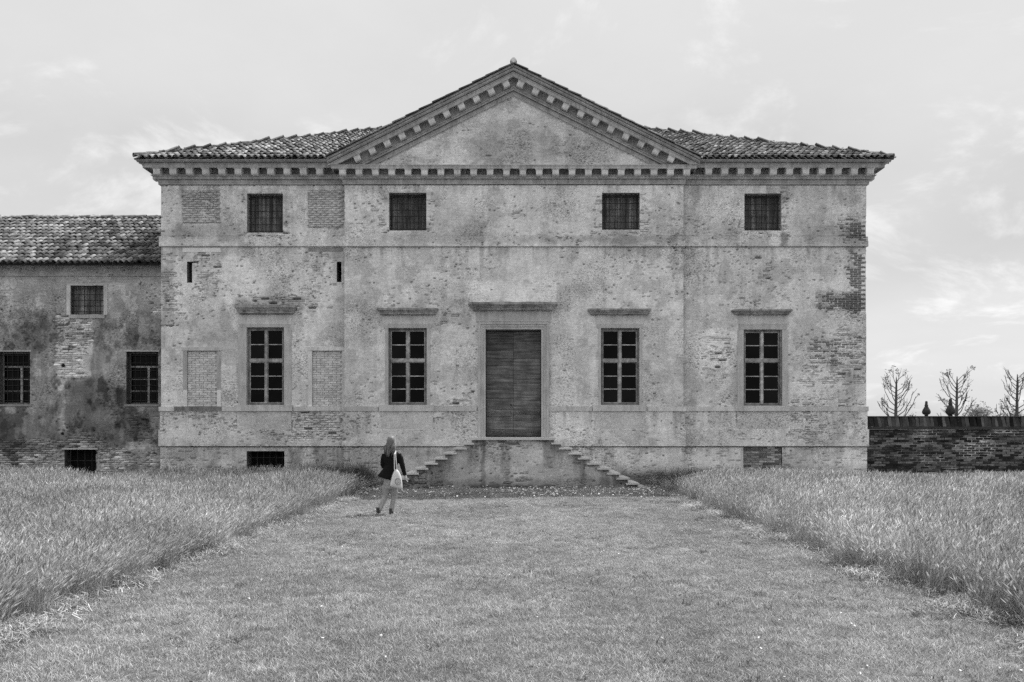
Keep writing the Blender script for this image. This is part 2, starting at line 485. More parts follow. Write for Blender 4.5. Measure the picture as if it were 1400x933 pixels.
            for xcc, r2v, r1v, tv in zip(xc[ex], r2[ex], r1[ex], tt[ex]):
                h = 0.031 - 0.004 * r1v; w = 0.122 - 0.012 * r2v; yo = y - 0.004 - 0.012 * r2v
                bv += [(xcc - w, yo, zc - h), (xcc + w, yo + 0.004 * (r1v - .5), zc - h), (xcc + w, yo, zc + h), (xcc - w, yo + 0.003, zc + h),
                       (xcc - w, y + 0.05, zc - h), (xcc + w, y + 0.05, zc - h), (xcc + w, y + 0.05, zc + h), (xcc - w, y + 0.05, zc + h)]
                bf += [(n, n + 1, n + 2, n + 3), (n, n + 4, n + 5, n + 1), (n + 1, n + 5, n + 6, n + 2), (n + 2, n + 6, n + 7, n + 3), (n + 3, n + 7, n + 4, n)]
                k = brick_tone[0] + (brick_tone[1] - brick_tone[0]) * r1v
                bt += [tv * k] * 8; n += 8
        if bv:
            me = npmesh(bname, np.array(bv), np.array(bf), bt)
            tag(meshobj(bname, me, brick_mat or MAT['mortar'], parent), kind='stuff')
    return o

# ================================================================== GROUND
gx = np.concatenate([[-900, -300, -100, -40], np.linspace(-20, 20, 81), [40, 100, 300, 900]])
gy = np.concatenate([[-300, -60, -10], np.linspace(0, 32, 65), [45, 90, 250, 700, 1500]])
GX, GY = np.meshgrid(gx, gy, indexing='ij')
def ground_z(x, y):
    x = np.asarray(x, float); y = np.asarray(y, float)
    near = sstep(20, 14, np.abs(x)) * sstep(-2, 3, y) * sstep(30, 24, y)
    return near * 0.05 * (fbm(x * 0.5 + 50, y * 0.5 + 50, 3) - 0.5)
GZ = ground_z(GX, GY)
gi = np.arange(GX.size).reshape(GX.shape)
gq = np.stack([gi[:-1, :-1], gi[1:, :-1], gi[1:, 1:], gi[:-1, 1:]], -1).reshape(-1, 4)
g = meshobj('ground', npmesh('ground', np.stack([GX, GY, GZ], -1).reshape(-1, 3), gq), MAT['soil'])
tag(g, 'open ground of soil and turf reaching to the horizon', None, None, 'structure')

# ================================================================== VILLA
DC, DW = 27.40, 27.70
xl, xr = PX(220.5, DW), PX(1184, DW)           # wings
cl, cr = PX(471, DC), PX(934.5, DC)            # projecting centre
cmid = PX(702, DC)
BACK = DW + 14.0
villa = empty('villa', (cmid, DW, 0), 'old pedimented brick villa with peeling plaster facade and tiled hip roof', 'villa')

WOPEN = [(338, 265, 387, 319, 'W'), (532, 264, 583, 316, 'C'), (823, 264, 874.5, 315, 'C'), (1017.5, 265, 1068, 316, 'W')]
MWIN = [(337.5, 448, 388.5, 554, 'W', (326, 399), (320, 404), (417, 430)), (531, 449, 583.5, 554, 'C', (523, 592), (515, 599), (421, 431)),
        (821.5, 449, 874, 554, 'C', (814, 881), (804, 891), (422, 431)), (1016.5, 451, 1069, 555, 'W', (1008, 1077), (1002, 1084), (423, 431))]
DOOR = (664, 451, 740, 598)
SLITS = [(256.5, 358, 263, 387), (460.5, 358, 467, 386)]
INFILL = [(256, 480, 297, 556), (427, 480, 468, 556)]
VENT = (337.5, 617, 389, 664)
def hole(u0, v0, u1, v1, d): return (PX(u0, d), PX(u1, d), PZ(v1, d), PZ(v0, d))

DMG = [  # u0,v0,u1,v1, amount, softness px
    ((1150, 292, 1192, 330), 0.420, 14), ((1095, 303, 1192, 330), 0.115, 14), ((1160, 338, 1195, 436), 0.420, 14), ((1118, 400, 1192, 425), 0.340, 12),
    ((1140, 345, 1192, 425), 0.130, 16), ((1100, 450, 1186, 525), 0.216, 22), ((945, 345, 1150, 428), 0.115, 30), ((1030, 345, 1060, 388), 0.100, 12), ((825, 342, 935, 440), 0.122, 26),
    ((476, 268, 520, 312), 0.158, 14), ((535, 378, 610, 425), 0.144, 16), ((600, 425, 648, 448), 0.216, 10), ((475, 380, 540, 470), 0.086, 20),
    ((220, 345, 252, 445), 0.216, 12), ((264, 345, 300, 414), 0.216, 6), ((426, 345, 460, 425), 0.187, 6), ((221, 275, 240, 325), 0.173, 12),
    ((340, 402, 408, 420), 0.173, 10), ((398, 395, 428, 428), 0.202, 12), ((300, 345, 425, 420), 0.100, 20), ((400, 430, 422, 550), 0.115, 10),
    ((249, 261, 301, 306), 0.620, 3), ((421, 261, 471, 313), 0.620, 3), ((300, 280, 324, 322), 0.144, 14),
    ((325, 268, 338, 325), 0.216, 6), ((387, 268, 399, 325), 0.173, 6), ((336, 319, 389, 326), 0.340, 5),
    ((520, 262, 533, 322), 0.187, 6), ((582, 262, 594, 322), 0.216, 6), ((530, 315, 585, 324), 0.158, 6),
    ((812, 262, 824, 322), 0.216, 6), ((873, 262, 885, 322), 0.202, 6), ((822, 315, 876, 322), 0.158, 6),
    ((1006, 262, 1018, 322), 0.115, 6), ((1067, 254, 1080, 322), 0.360, 6), ((1016, 315, 1070, 324), 0.216, 6),
    ((935, 302, 1010, 336), 0.130, 16), ((885, 290, 934, 336), 0.144, 16), ((620, 318, 820, 336), 0.101, 8), ((220, 318, 470, 330), 0.101, 8),
    ((325, 587, 398, 606), 0.187, 10), ((470, 560, 650, 600), 0.086, 16), ((880, 455, 935, 545), 0.060, 16), ((955, 452, 1004, 522), 0.202, 14),
    ((220, 562, 330, 592), 0.158, 12), ((400, 562, 470, 600), 0.400, 14), ((325, 563, 398, 588), 0.400, 8), ((600, 520, 650, 560), 0.173, 14), ((475, 500, 520, 555), 0.130, 16),
    ((560, 560, 650, 600), 0.115, 14), ((1005, 588, 1186, 606), 0.158, 12), ((1080, 562, 1186, 590), 0.216, 16), ((750, 580, 935, 604), 0.101, 14),
    ((700, 283, 720, 300), 0.173, 8), ((1078, 545, 1186, 560), 0.144, 12), ((1085, 450, 1186, 556), 0.101, 26), ((320, 545, 420, 560), 0.115, 10)]
TONE = [  # multiplies albedo
    ((301, 352, 345, 412), 1.34, 8), ((238, 352, 254, 428), 1.36, 7), ((258, 425, 320, 470), .88, 10), ((250, 338, 302, 345), 1.0, 2), ((320, 405, 412, 418), .72, 8),
    ((645, 388, 762, 414), 1.30, 10), ((670, 380, 745, 400), 1.10, 10), ((954, 452, 1004, 522), 1.22, 12), ((1085, 455, 1186, 560), 1.06, 20),
    ((1095, 310, 1190, 336), .80, 14), ((1155, 290, 1192, 440), .86, 14), ((1118, 398, 1192, 426), .74, 12), ((1066, 315, 1076, 338), .62, 5),
    ((936, 300, 1010, 332), .86, 16), ((885, 296, 934, 330), .88, 14), ((249, 261, 301, 306), .93, 3), ((421, 255, 471, 313), .93, 3),
    ((300, 305, 330, 330), .8, 12), ((235, 305, 300, 325), .84, 10), ((520, 320, 700, 332), .88, 6), ((700, 322, 935, 332), .80, 6),
    ((524, 398, 534, 412), 1.30, 4), ((560, 386, 640, 420), .90, 20), ((475, 262, 519, 275), 1.08, 8), ((640, 260, 720, 275), 1.08, 14),
    ((960, 258, 1004, 274), 1.08, 8), ((590, 290, 800, 322), .93, 30), ((220, 340, 240, 440), .86, 8), ((1000, 495, 1010, 556), .9, 8),
    ((222, 590, 250, 610), 1.06, 8), ((470, 612, 640, 664), .78, 20), ((395, 612, 412, 664), .72, 6), ((400, 612, 470, 640), .92, 20), ((432, 612, 470, 664), .80, 10),
    ((830, 640, 1190, 668), .72, 14), ((940, 615, 1015, 645), 1.12, 12), ((880, 612, 940, 640), 1.0, 10), ((225, 612, 300, 640), .86, 14), ((300, 618, 336, 645), 1.1, 10),
    ((470, 648, 1000, 668), .6, 8), ((1070, 612, 1110, 660), .86, 14), ((325, 562, 398, 566), .9, 3), ((230, 560, 326, 590), .94, 6),
    ((600, 428, 645, 446), .78, 8), ((340, 254, 399, 264), 1.03, 4), ((520, 254, 594, 264), 1.06, 4), ((811, 254, 885, 264), 1.06, 4), ((1006, 254, 1080, 264), 1.05, 4),
    ((650, 165, 760, 222), .86, 24), ((640, 190, 860, 226), .90, 16), ((560, 214, 600, 222), .8, 6), ((845, 195, 880, 215), 1.1, 10), ((740, 175, 770, 200), 1.06, 10)]
LOWER = 0.0
def dmg_villa(u, v, ju, jv, x, z):
    d = 0.40 * (fbm(x * 0.55, z * 0.55, 11, 4) - 0.36) + 0.10 * (fbm(x * 2.4, z * 2.4, 13, 3) - 0.5)
    d = np.clip(d, -0.2, 0.07)
    for p, a, s in DMG: d = d + a * rectm(ju if s > 4 else u, jv if s > 4 else v, p, s)
    d = np.where(v < 228, d * 0.6, d)
    return np.minimum(d, 0.8)
def tone_villa(u, v, ju, jv, x, z, base=0.77):
    t = base * (0.80 + 0.40 * fbm(x * 0.6, z * 0.6, 21, 5, 0.55))
    t = t * (1 - 0.20 * sstep(0.52, 0.62, fbm(x * 1.7 + 9, z * 1.7, 24, 5, 0.62)))
    st = fbm(x * 5.0, z * 0.5, 26, 3)                               # rain streaks
    t = t * (1 - 0.12 * sstep(0.52, 0.75, st))
    for vv, ln in ((338, 34), (562, 40), (253, 22), (611, 30)):        # drips below the ledges
        dr = sstep(.50, .78, fbm(x * 7.0, z * .25 + vv, 27, 3)) * np.clip(1 - (v - vv) / (ln * (.4 + 1.2 * fbm(x * 2.0, 0 * z + vv, 28, 2))), 0, 1) * (v > vv)
        t = t * (1 - .34 * dr)
    for p, a, s in TONE: t = t * (1 + (a ** (1.5 if a < 1 else 1.0) - 1) * rectm(ju if s > 3 else u, jv if s > 3 else v, p, s))
    return np.clip(t, 0.02, 0.90)

def zones(side, x0, x1, plane, holes_up, holes_main, holes_low, ext, holes_band=()):
    """stacked wall sheets of one bay; ext = (left, right) whether the trims step out at that end"""
    e0, e1 = ext
    def sheet(nm, va, vb, proud, hs=(), **kw):
        yy = plane - proud
        wall_sheet(nm, x0 - e0 * proud, x1 + e1 * proud, PZ(vb, yy), PZ(va, yy), yy, villa, MAT['plaster'], dmg_villa, tone_villa, hs, **kw)
    sheet('upper_wall', 253.9, 323.5, 0.0, holes_up)
    sheet('string_course', 323.5, 337.2, 0.05, rim=0.16)
    sheet('main_wall', 338.5, 556.5, 0.0, holes_main)
    sheet('main_wall', 556.5, 562.2, 0.0, holes_band)
    sheet('pedestal_wall', 562.2, 587.5, 0.03, holes_band, rim=0.16, hole_p=0.05)
    sheet('base_band', 587.5, 610.6, 0.065, holes_band, rim=0.16, hole_p=0.05)
    sheet('plinth', 611.8, 668.0, 0.02, holes_low, rim=0.14, hole_p=0.04, thr=0.22, mortar_tone=0.72, brick_tone=(0.9, 1.06))

zones('l', xl, cl + 0.05, DW, [hole(*WOPEN[0][:4], DW)], [hole(*MWIN[0][:4], DW)] + [hole(*s, DW) for s in SLITS] + [hole(*s, DW) for s in INFILL], [hole(*VENT, DW - .02)], (1, 0))
dh = hole(*DOOR, DC)
zones('c', cl, cr, DC, [hole(*WOPEN[1][:4], DC), hole(*WOPEN[2][:4], DC)],
      [hole(*MWIN[1][:4], DC), hole(*MWIN[2][:4], DC), (dh[0], dh[1], dh[2], dh[3])], [], (1, 1), [(dh[0], dh[1], 1.50, dh[3])])
zones('r', cr - 0.05, xr, DW, [hole(*WOPEN[3][:4], DW)], [hole(*MWIN[3][:4], DW)], [hole(1016, 611.5, 1069, 664, DW - .02)], (0, 1))

# the door cuts through the lower bands: a stone panel in front closes them (jambs stand on the landing)
# tympanum
zt, za = PZ(226.5, DC), PZ(129.0, DC)
hw = PX(889, DC) - cmid
slope = 0.5
wall_sheet('tympanum', cmid - hw - 0.4, cmid + hw + 0.4, zt - 0.1, za + 0.1, DC + 0.03, villa, MAT['plaster'], dmg_villa, tone_villa,
           clip=lambda x, z: (z < za + 0.1 - np.abs(x - cmid) * 0.498), thr=0.55)

# side, back walls
b = MB()
b.box(xl + 0.005, xl + 0.4, DW + 0.09, BACK, -0.2, PZ(250, DW), 0.5)
b.build('side_wall', MAT['plaster'], villa)
b = MB(); b.box(xr - 0.4, xr - 0.005, DW + 0.09, BACK, -0.2, PZ(250, DW), 0.5); b.build('side_wall', MAT['plaster'], villa)
b = MB(); b.box(xl + 0.4, xr - 0.4, BACK - 0.4, BACK, -0.2, PZ(250, DW), 0.5); b.build('back_wall', MAT['plaster'], villa)

# ---- stone sill course
def course(x0, x1, plane, cuts, ends):
    segs = []; a = x0
    for c0, c1 in sorted(cuts):
        if c0 > a: segs.append((a, c0))
        a = c1
    if a < x1: segs.append((a, x1))
    for s0, s1 in segs:
        n = max(1, int((s1 - s0) / 1.9)); w = (s1 - s0) / n
        for k in range(n):
            m = MB(); p = 0.075 + 0.008 * random.random()
            m.box(s0 + k * w + 0.003, s0 + (k + 1) * w - 0.003, plane - p, plane + 0.05, PZ(562.4, plane - p), PZ(556.2, plane - p) + 0.01 * (random.random() - .5), 0.86 + 0.3 * random.random())
            m.build('sill_course', MAT['trim'], villa)
course(xl - 0.06, cl - 0.08, DW, [(PX(324, DW), PX(402, DW))], 0)
course(cl - 0.07, cr + 0.07, DC, [(PX(518, DC), PX(592, DC)), (PX(652, DC), PX(750, DC)), (PX(809, DC), PX(885, DC))], 0)
course(cr + 0.08, xr + 0.06, DW, [(PX(1005, DW), PX(1078, DW))], 0)

# ---- cornices
def sweep(name, prof, path, mat, parent, tone=1.0):
    """prof: (offset, z); path(o) -> list of plan points; makes one moulded strip"""
    m = MB(); rows = [path(o) for o, z in prof]; k = len(rows[0]); vs = []
    for (o, z), r in zip(prof, rows): vs += [(p[0], p[1], z) for p in r]
    fs = [(i * k + j, (i + 1) * k + j, (i + 1) * k + j + 1, i * k + j + 1) for i in range(len(prof) - 1) for j in range(k - 1)]
    m.add(vs, fs, tone)
    return m.build(name, mat, parent)
def zof(o, v, plane): return PZ(v, plane - o)
KW, KC = 0.68, 0.74
def zw(o, v, plane): return PZ(v, plane - o * KW)
def zc_(o, v, plane): return PZ(v, plane - o * KC)
def wing_profile():
    P_ = DW
    top = [(0.30, zw(.88, 217.6, P_)), (0.88, zw(.88, 217.6, P_)), (0.88, zw(.88, 218.8, P_)), (0.85, zw(.85, 219.6, P_)), (0.79, zw(.79, 220.6, P_)), (0.71, zw(.71, 221.6, P_)), (0.67, zw(.67, 222.3, P_)), (0.52, zw(.67, 222.3, P_)), (0.52, zw(.65, 223.5, P_)), (0.65, zw(.65, 223.5, P_)), (0.65, zw(.65, 224.9, P_)), (0.63, zw(.63, 225.0, P_)), (0.63, zw(.63, 229.4, P_))]
    zs = top[-1][1]
    bed = [(0.58, zs), (0.56, zs + 0.07), (0.06, zs + 0.07), (0.06, zw(.37, 239.0, P_)), (0.37, zw(.37, 239.0, P_)), (0.37, zw(.37, 239.6, P_)), (0.34, zw(.34, 240.2, P_)), (0.26, zw(.26, 241.6, P_)), (0.25, zw(.25, 244.8, P_)), (0.02, zw(.25, 244.9, P_)), (0.02, zw(.12, 246.2, P_)), (0.12, zw(.12, 246.2, P_)), (0.12, zw(.12, 249.6, P_)), (0.105, zw(.105, 249.8, P_)), (0.105, zw(.105, 252.4, P_)), (-0.05, zw(.105, 252.4, P_))]
    top = [(o * KW, z) for o, z in top]; bed = [(o * KW, z) for o, z in bed]
    return top, bed
wtop, wbed = wing_profile()
EAVE_Z = wtop[1][1]
xcut_l, xcut_r = cl - 0.40, cr + 0.40
xbed_l, xbed_r = cl - 0.1, cr + 0.1
sweep('cornice_crown', wtop, lambda o: [(xl - o, BACK), (xl - o, DW - o), (xcut_l, DW - o)], MAT['stone'], villa)
sweep('cornice_bed', wbed, lambda o: [(xl - o, BACK), (xl - o, DW - o), (xbed_l, DW - o)], MAT['stone'], villa)
sweep('cornice_crown', wtop, lambda o: [(xcut_r, DW - o), (xr + o, DW - o), (xr + o, BACK)], MAT['stone'], villa)
sweep('cornice_bed', wbed, lambda o: [(xbed_r, DW - o), (xr + o, DW - o), (xr + o, BACK)], MAT['stone'], villa)
ctop = [(-0.1, zc_(.5, 225.2, DC)), (0.50, zc_(.50, 225.2, DC)), (0.50, zc_(.50, 226.6, DC)), (0.48, zc_(.48, 227.0, DC)), (0.48, zc_(.48, 230.6, DC))]
zs = ctop[-1][1]
cbed = [(0.48, zs), (0.44, zs), (0.43, zs + 0.07), (0.0, zs + 0.07), (0.0, zc_(.26, 239.2, DC)), (0.26, zc_(.26, 239.2, DC)), (0.26, zc_(.26, 239.7, DC)), (0.22, zc_(.22, 240.4, DC)), (0.18, zc_(.18, 241.5, DC)), (0.18, zc_(.18, 244.2, DC)), (0.0, zc_(.18, 244.3, DC)), (0.0, zc_(.08, 245.5, DC)), (0.08, zc_(.08, 245.5, DC)), (0.08, zc_(.08, 249.0, DC)), (0.07, zc_(.07, 249.2, DC)), (0.07, zc_(.07, 252.0, DC)), (-0.05, zc_(.07, 252.0, DC))]
ctop = [(o * KC, z) for o, z in ctop]; cbed = [(o * KC, z) for o, z in cbed]
cpath = lambda o: [(cl - o, DW + 0.1), (cl - o, DC - o), (cr + o, DC - o), (cr + o, DW + 0.1)]
sweep('pediment_corona', ctop, cpath, MAT['stone'], villa)
sweep('pediment_bed', cbed, cpath, MAT['stone'], villa)

# raking cornice: z at the apex falls by `slope` with distance from the middle
RAKE = [(0.10, 87.8), (0.68, 87.8), (0.68, 91.0), (0.58, 91.0), (0.58, 92.2), (0.64, 92.2), (0.60, 94.6), (0.53, 96.8), (0.40, 96.8), (0.40, 98.1), (0.52, 98.1), (0.52, 99.4), (0.50, 99.5), (0.50, 104.6)]
RAKEB = [(0.26, 119.2), (0.22, 120.0), (0.18, 121.0), (0.18, 123.4), (0.02, 123.4), (0.02, 124.8), (0.08, 124.8), (0.08, 128.0), (0.07, 128.3), (0.07, 131.0), (-0.03, 131.0)]
SL = 0.4985
RAKE = [(o * KC, v) for o, v in RAKE]; RAKEB = [(o * KC, v) for o, v in RAKEB]
rz = [(o, PZ(v, DC - o)) for o, v in RAKE]
zsr = rz[-1][1]
rz[0] = (rz[0][0], rz[1][1])
rz += [(0.33, zsr), (0.325, zsr + 0.05), (0.07, zsr + 0.05)]
rzb = [(0.07, zsr + 0.05), (0.07, PZ(118.6, DC - .19)), (0.19, PZ(118.6, DC - .19))] + [(o, PZ(v, DC - o)) for o, v in RAKEB]
zfloor = ctop[0][1] - 0.015
for sgn in (-1, 1):
    for nm, pr in (('raking_cornice', rz), ('raking_bed', rzb)):
        m = MB(); vs = []; fs = []; half = (cr - cl) / 2 + 0.455
        nseg = 6
        for o, z in pr:
            ext = min(half, (z - zfloor) / SL)
            for k in range(nseg + 1):
                t = ext * k / nseg
                vs.append((cmid + sgn * t, DC - o, z - SL * t))
        k = nseg + 1
        fs = [(i * k + j, (i + 1) * k + j, (i + 1) * k + j + 1, i * k + j + 1) for i in range(len(pr) - 1) for j in range(nseg)]
        if nm == 'raking_cornice': fs.append(tuple(i * k + nseg for i in range(len(pr))))
        m.add(vs, fs)
        m.build(nm, MAT['stone'], villa)

# modillions
def modillion_mesh(w, h, dpt):
    m = MB()
    m.box(-w * .62, w * .62, -dpt - 0.025, 0.0, h * .5 - 0.035, h * .5)
    prof = [(-dpt, h * .5 - .035), (-dpt, -h * .32), (-dpt * .92, -h * .5), (-dpt * .72, -h * .44), (-dpt * .5, -h * .5), (0, -h * .5), (0, h * .5 - .035)]
    vs = [(s * w / 2, y_, z_) for s in (-1, 1) for y_, z_ in prof]; n = len(prof)
    fs = [tuple(range(n)), tuple(range(2 * n - 1, n - 1, -1))] + [(i, i + n, (i + 1) % n + n, (i + 1) % n) for i in range(n)]
    m.add(vs, fs)
    return m.mesh('modillion')
MODW = modillion_mesh(0.215, 0.215, 0.33); MODC = modillion_mesh(0.205, 0.215, 0.29)
def put_mod(me, x, y, z, rot=0.0, rz_=0.0):
    o = meshobj('modillion', me, MAT['block'], villa, (x, y, z))
    o.rotation_euler = (random.uniform(-.02, .02), rot + random.uniform(-.025, .025), rz_)
for k in range(11):
    put_mod(MODW, PX(213.6 + 22.3 * k, DW - .40), DW - 0.06, wtop[-1][1] - 0.095)
    put_mod(MODW, PX(969.2 + 22.15 * k, DW - .40), DW - 0.06, wtop[-1][1] - 0.095)
for k in range(24):                                              # the returns along the sides
    put_mod(MODW, xl - 0.06, DW + 0.35 + 0.53 * k, wtop[-1][1] - 0.095, 0, -math.pi / 2)
    put_mod(MODW, xr + 0.06, DW + 0.35 + 0.53 * k, wtop[-1][1] - 0.095, 0, math.pi / 2)
for k in range(22):
    put_mod(MODC, PX(467.9 + 22.45 * k, DC - .33), DC - 0.03, ctop[-1][1] - 0.088)
for k in range(11):
    for sgn, u in ((-1, 691.7 - 20.35 * k), (1, 711.9 + 20.6 * k)):
        x = PX(u, DC - .33); t = abs(x - cmid)
        put_mod(MODC, x, DC - 0.03, zsr - SL * t - 0.085, sgn * math.atan(SL))

# ---- main windows
def frame_rect(m, x0, x1, y0, y1, z0, z1, w, tone=None):
    m.box(x0, x0 + w, y0, y1, z0, z1, tone); m.box(x1 - w, x1, y0, y1, z0, z1, tone)
    m.box(x0 + w, x1 - w, y0, y1, z0, z0 + w, tone); m.box(x0 + w, x1 - w, y0, y1, z1 - w, z1, tone)
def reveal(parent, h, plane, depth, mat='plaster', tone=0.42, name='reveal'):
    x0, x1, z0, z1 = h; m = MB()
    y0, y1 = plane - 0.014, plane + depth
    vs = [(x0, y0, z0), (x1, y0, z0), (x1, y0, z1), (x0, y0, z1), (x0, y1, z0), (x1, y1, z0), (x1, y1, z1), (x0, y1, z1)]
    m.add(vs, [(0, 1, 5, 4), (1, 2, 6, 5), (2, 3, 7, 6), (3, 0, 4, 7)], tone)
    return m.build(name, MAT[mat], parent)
def stone_hood(parent, u0, u1, v0, v1, plane, mat, dep=0.24, z_base=None):
    zt_, zb_ = PZ(v0, plane - dep), PZ(v1, plane - dep * .5)
    h = zt_ - zb_
    prof = [(0.0, zt_ + 0.02), (dep, zt_), (dep, zt_ - h * .28), (dep * .9, zt_ - h * .34), (dep * .72, zt_ - h * .62), (dep * .66, zt_ - h * .68), (dep * .66, zt_ - h * .86), (dep * .4, zt_ - h * .92), (dep * .30, zb_), (0.0, zb_)]
    a, c = PX(u0, plane - dep) + dep, PX(u1, plane - dep) - dep
    n = 9; m = MB(); vs = []; fs = []
    rnd = [[random.uniform(-1, 1) * 0.010 for _ in range(n + 3)] for _ in prof]
    for i, (o, z) in enumerate(prof):
        xs = [a - o] + [a - o * 0.97 + (c - a + 1.94 * o) * j / n for j in range(n + 1)] + [c + o]
        for j, x in enumerate(xs):
            edge = j == 0 or j == n + 2
            vs.append((x, plane if edge else plane - o + rnd[i][j] * (0 < o), z + (0 if i in (0, 9) else rnd[i][j])))
    k = n + 3
    fs = [(i * k + j, (i + 1) * k + j, (i + 1) * k + j + 1, i * k + j + 1) for i in range(len(prof) - 1) for j in range(k - 1)]
    m.add(vs, fs)
    return m.build('hood', mat, parent)
for wi, (u0, v0, u1, v1, pl, su, hu, hv) in enumerate(MWIN):
    plane = DW if pl == 'W' else DC
    h = hole(u0, v0, u1, v1, plane); x0, x1, z0, z1 = h
    yf = plane + 0.10
    m = MB(); frame_rect(m, x0, x1, yf, yf + 0.07, z0, z1, 0.065, 0.62)
    win = m.build('window', MAT['frame'], villa)
    reveal(win, h, plane, 0.4, 'trim', 0.75)
    # casements
    ax0, ax1, az0, az1 = x0 + 0.065, x1 - 0.065, z0 + 0.065, z1 - 0.065
    trz = PZ(493, plane); mid = (ax0 + ax1) / 2
    m = MB(); m.box(ax0, ax1, yf - 0.02, yf + 0.05, trz - 0.045, trz + 0.045, 1.1); m.build('transom', MAT['frame'], win)
    m = MB(); m.box(mid - 0.036, mid + 0.036, yf - 0.014, yf + 0.05, az0, trz - 0.045, 1.35); m.box(mid - 0.036, mid + 0.036, yf - 0.014, yf + 0.05, trz + 0.045, az1, 1.35); m.build('mullion', MAT['frame'], win)
    for (p0, p1, nrow) in ((az0, trz - 0.045, 3), (trz + 0.045, az1, 2)):
        for (q0, q1) in ((ax0, mid - 0.036), (mid + 0.036, ax1)):
            m = MB(); frame_rect(m, q0 + 0.002, q1 - 0.002, yf + 0.004, yf + 0.045, p0 + 0.002, p1 - 0.002, 0.027, 1.0)
            m.build('casement', MAT['frame'], win)
            hh = (p1 - p0 - 0.072) / nrow
            for r_ in range(nrow):
                a0 = p0 + 0.036 + r_ * hh; 
                if r_:
                    m = MB(); m.box(q0 + 0.036, q1 - 0.036, yf + 0.008, yf + 0.04, a0 - 0.014, a0 + 0.014, 1.5); m.build('glazing_bar', MAT['frame'], win)
                m = MB(); tl = random.uniform(-.011, .011)
                m.add([(q0 + .03, yf + .026 + tl, a0 + .002), (q1 - .03, yf + .026 - tl, a0 + .002), (q1 - .03, yf + .026, a0 + hh - .002), (q0 + .03, yf + .026 + tl, a0 + hh - .002),
                       (q0 + .03, yf + .032 + tl, a0 + .002), (q1 - .03, yf + .032 - tl, a0 + .002), (q1 - .03, yf + .032, a0 + hh - .002), (q0 + .03, yf + .032 + tl, a0 + hh - .002)],
                      [(0, 1, 2, 3), (7, 6, 5, 4), (0, 4, 5, 1), (1, 5, 6, 2), (2, 6, 7, 3), (3, 7, 4, 0)])
                m.build('pane', random.choice((MAT['glass'], MAT['glass'], MAT['glass_clear'])), win)
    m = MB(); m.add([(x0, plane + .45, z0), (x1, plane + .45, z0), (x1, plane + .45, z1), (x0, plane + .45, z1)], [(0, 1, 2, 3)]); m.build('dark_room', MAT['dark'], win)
    # stone surround
    sx0, sx1 = PX(su[0], plane), PX(su[1], plane); pz = plane - 0.035
    ztop = PZ(443.5, plane)
    m = MB(); m.box(sx0 + .09 if wi in (1, 2) else sx0, x0 - .004, plane - .035, plane + .05, z0 - .01, z1 + .003, .86); m.build('jamb', MAT['trim'], win)
    m = MB(); m.box(x1 + .004, sx1 - .09 if wi in (1, 2) else sx1, plane - .035, plane + .05, z0 - .01, z1 + .003, .86); m.build('jamb', MAT['trim'], win)
    m = MB(); m.box(sx0 + .04, sx1 - .04, plane - .04, plane + .05, z1 + .006, ztop, 0.82); m.build('lintel', MAT['trim'], win)
    m = MB(); m.box(sx0, sx1, plane - .026, plane + .05, ztop + .004, PZ(430, plane), 1.05); m.build('frieze', MAT['trim'], win)
    stone_hood(win, hu[0], hu[1], hv[0], hv[1], plane, MAT['hood'])
    m = MB(); m.box(PX(su[0] - 4, plane), PX(su[1] + 1.5, plane), plane - .12, plane + .12, PZ(562.5, plane - .12), z0 - .001, 0.95); m.build('sill', MAT['trim'], win)
    m = MB(); m.box(PX(su[0] - 1, plane), PX(su[1], plane), plane - .075, plane + .01, PZ(609, plane - .07) + .02 if False else PZ(588, plane - .07), PZ(563, plane - .07), 0.62)
    m.build('apron', MAT['plaster'], win)
    if wi == 3:                                                   # folded shutter and a jar inside the right window
        m = MB(); m.box(x1 - .06, x1 - .004, yf - .09, yf - .004, z0 + .02, z1 - .02, .6); m.build('shutter', MAT['frame'], win)

# ---- upper windows: boarded, behind iron grilles
for wi, (u0, v0, u1, v1, pl) in enumerate(WOPEN):
    plane = DW if pl == 'W' else DC
    h = hole(u0, v0, u1, v1, plane); x0, x1, z0, z1 = h
    m = MB(); frame_rect(m, x0, x1, plane + .26, plane + .33, z0, z1, 0.05, 0.6)
    win = m.build('window', MAT['shutter'], villa)
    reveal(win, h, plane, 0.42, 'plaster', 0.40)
    nb = 9; w = (x1 - x0 - .1) / nb
    for k in range(nb):
        m = MB(); m.box(x0 + .05 + k * w + .004, x0 + .05 + (k + 1) * w - .004, plane + .285 + random.uniform(0, .008), plane + .325, z0 + .05, z1 - .05, random.uniform(.55, 1.5))
        m.build('board', MAT['shutter'], win)
    for k in range(7):
        x = x0 + (x1 - x0) * (k + 0.5 + random.uniform(-.06, .06)) / 7
        m = MB(); m.tube([(x, plane + .12, z0 - .01), (x, plane + .12, z1 + .01)], .011, 5); m.build('grille_bar', MAT['iron'], win)
    for k in range(6):
        z = z0 + (z1 - z0) * (k + 0.45) / 6
        m = MB(); m.tube([(x0 - .01, plane + .134, z), (x1 + .01, plane + .134, z + random.uniform(-.012, .012))], .012, 5); m.build('grille_bar', MAT['iron'], win)
    m = MB(); m.box(x0 - .002, x1 + .002, plane - .012, plane + .25, z0 - .06, z0 + .012, 0.62); m.build('sill', MAT['plaster'], win)

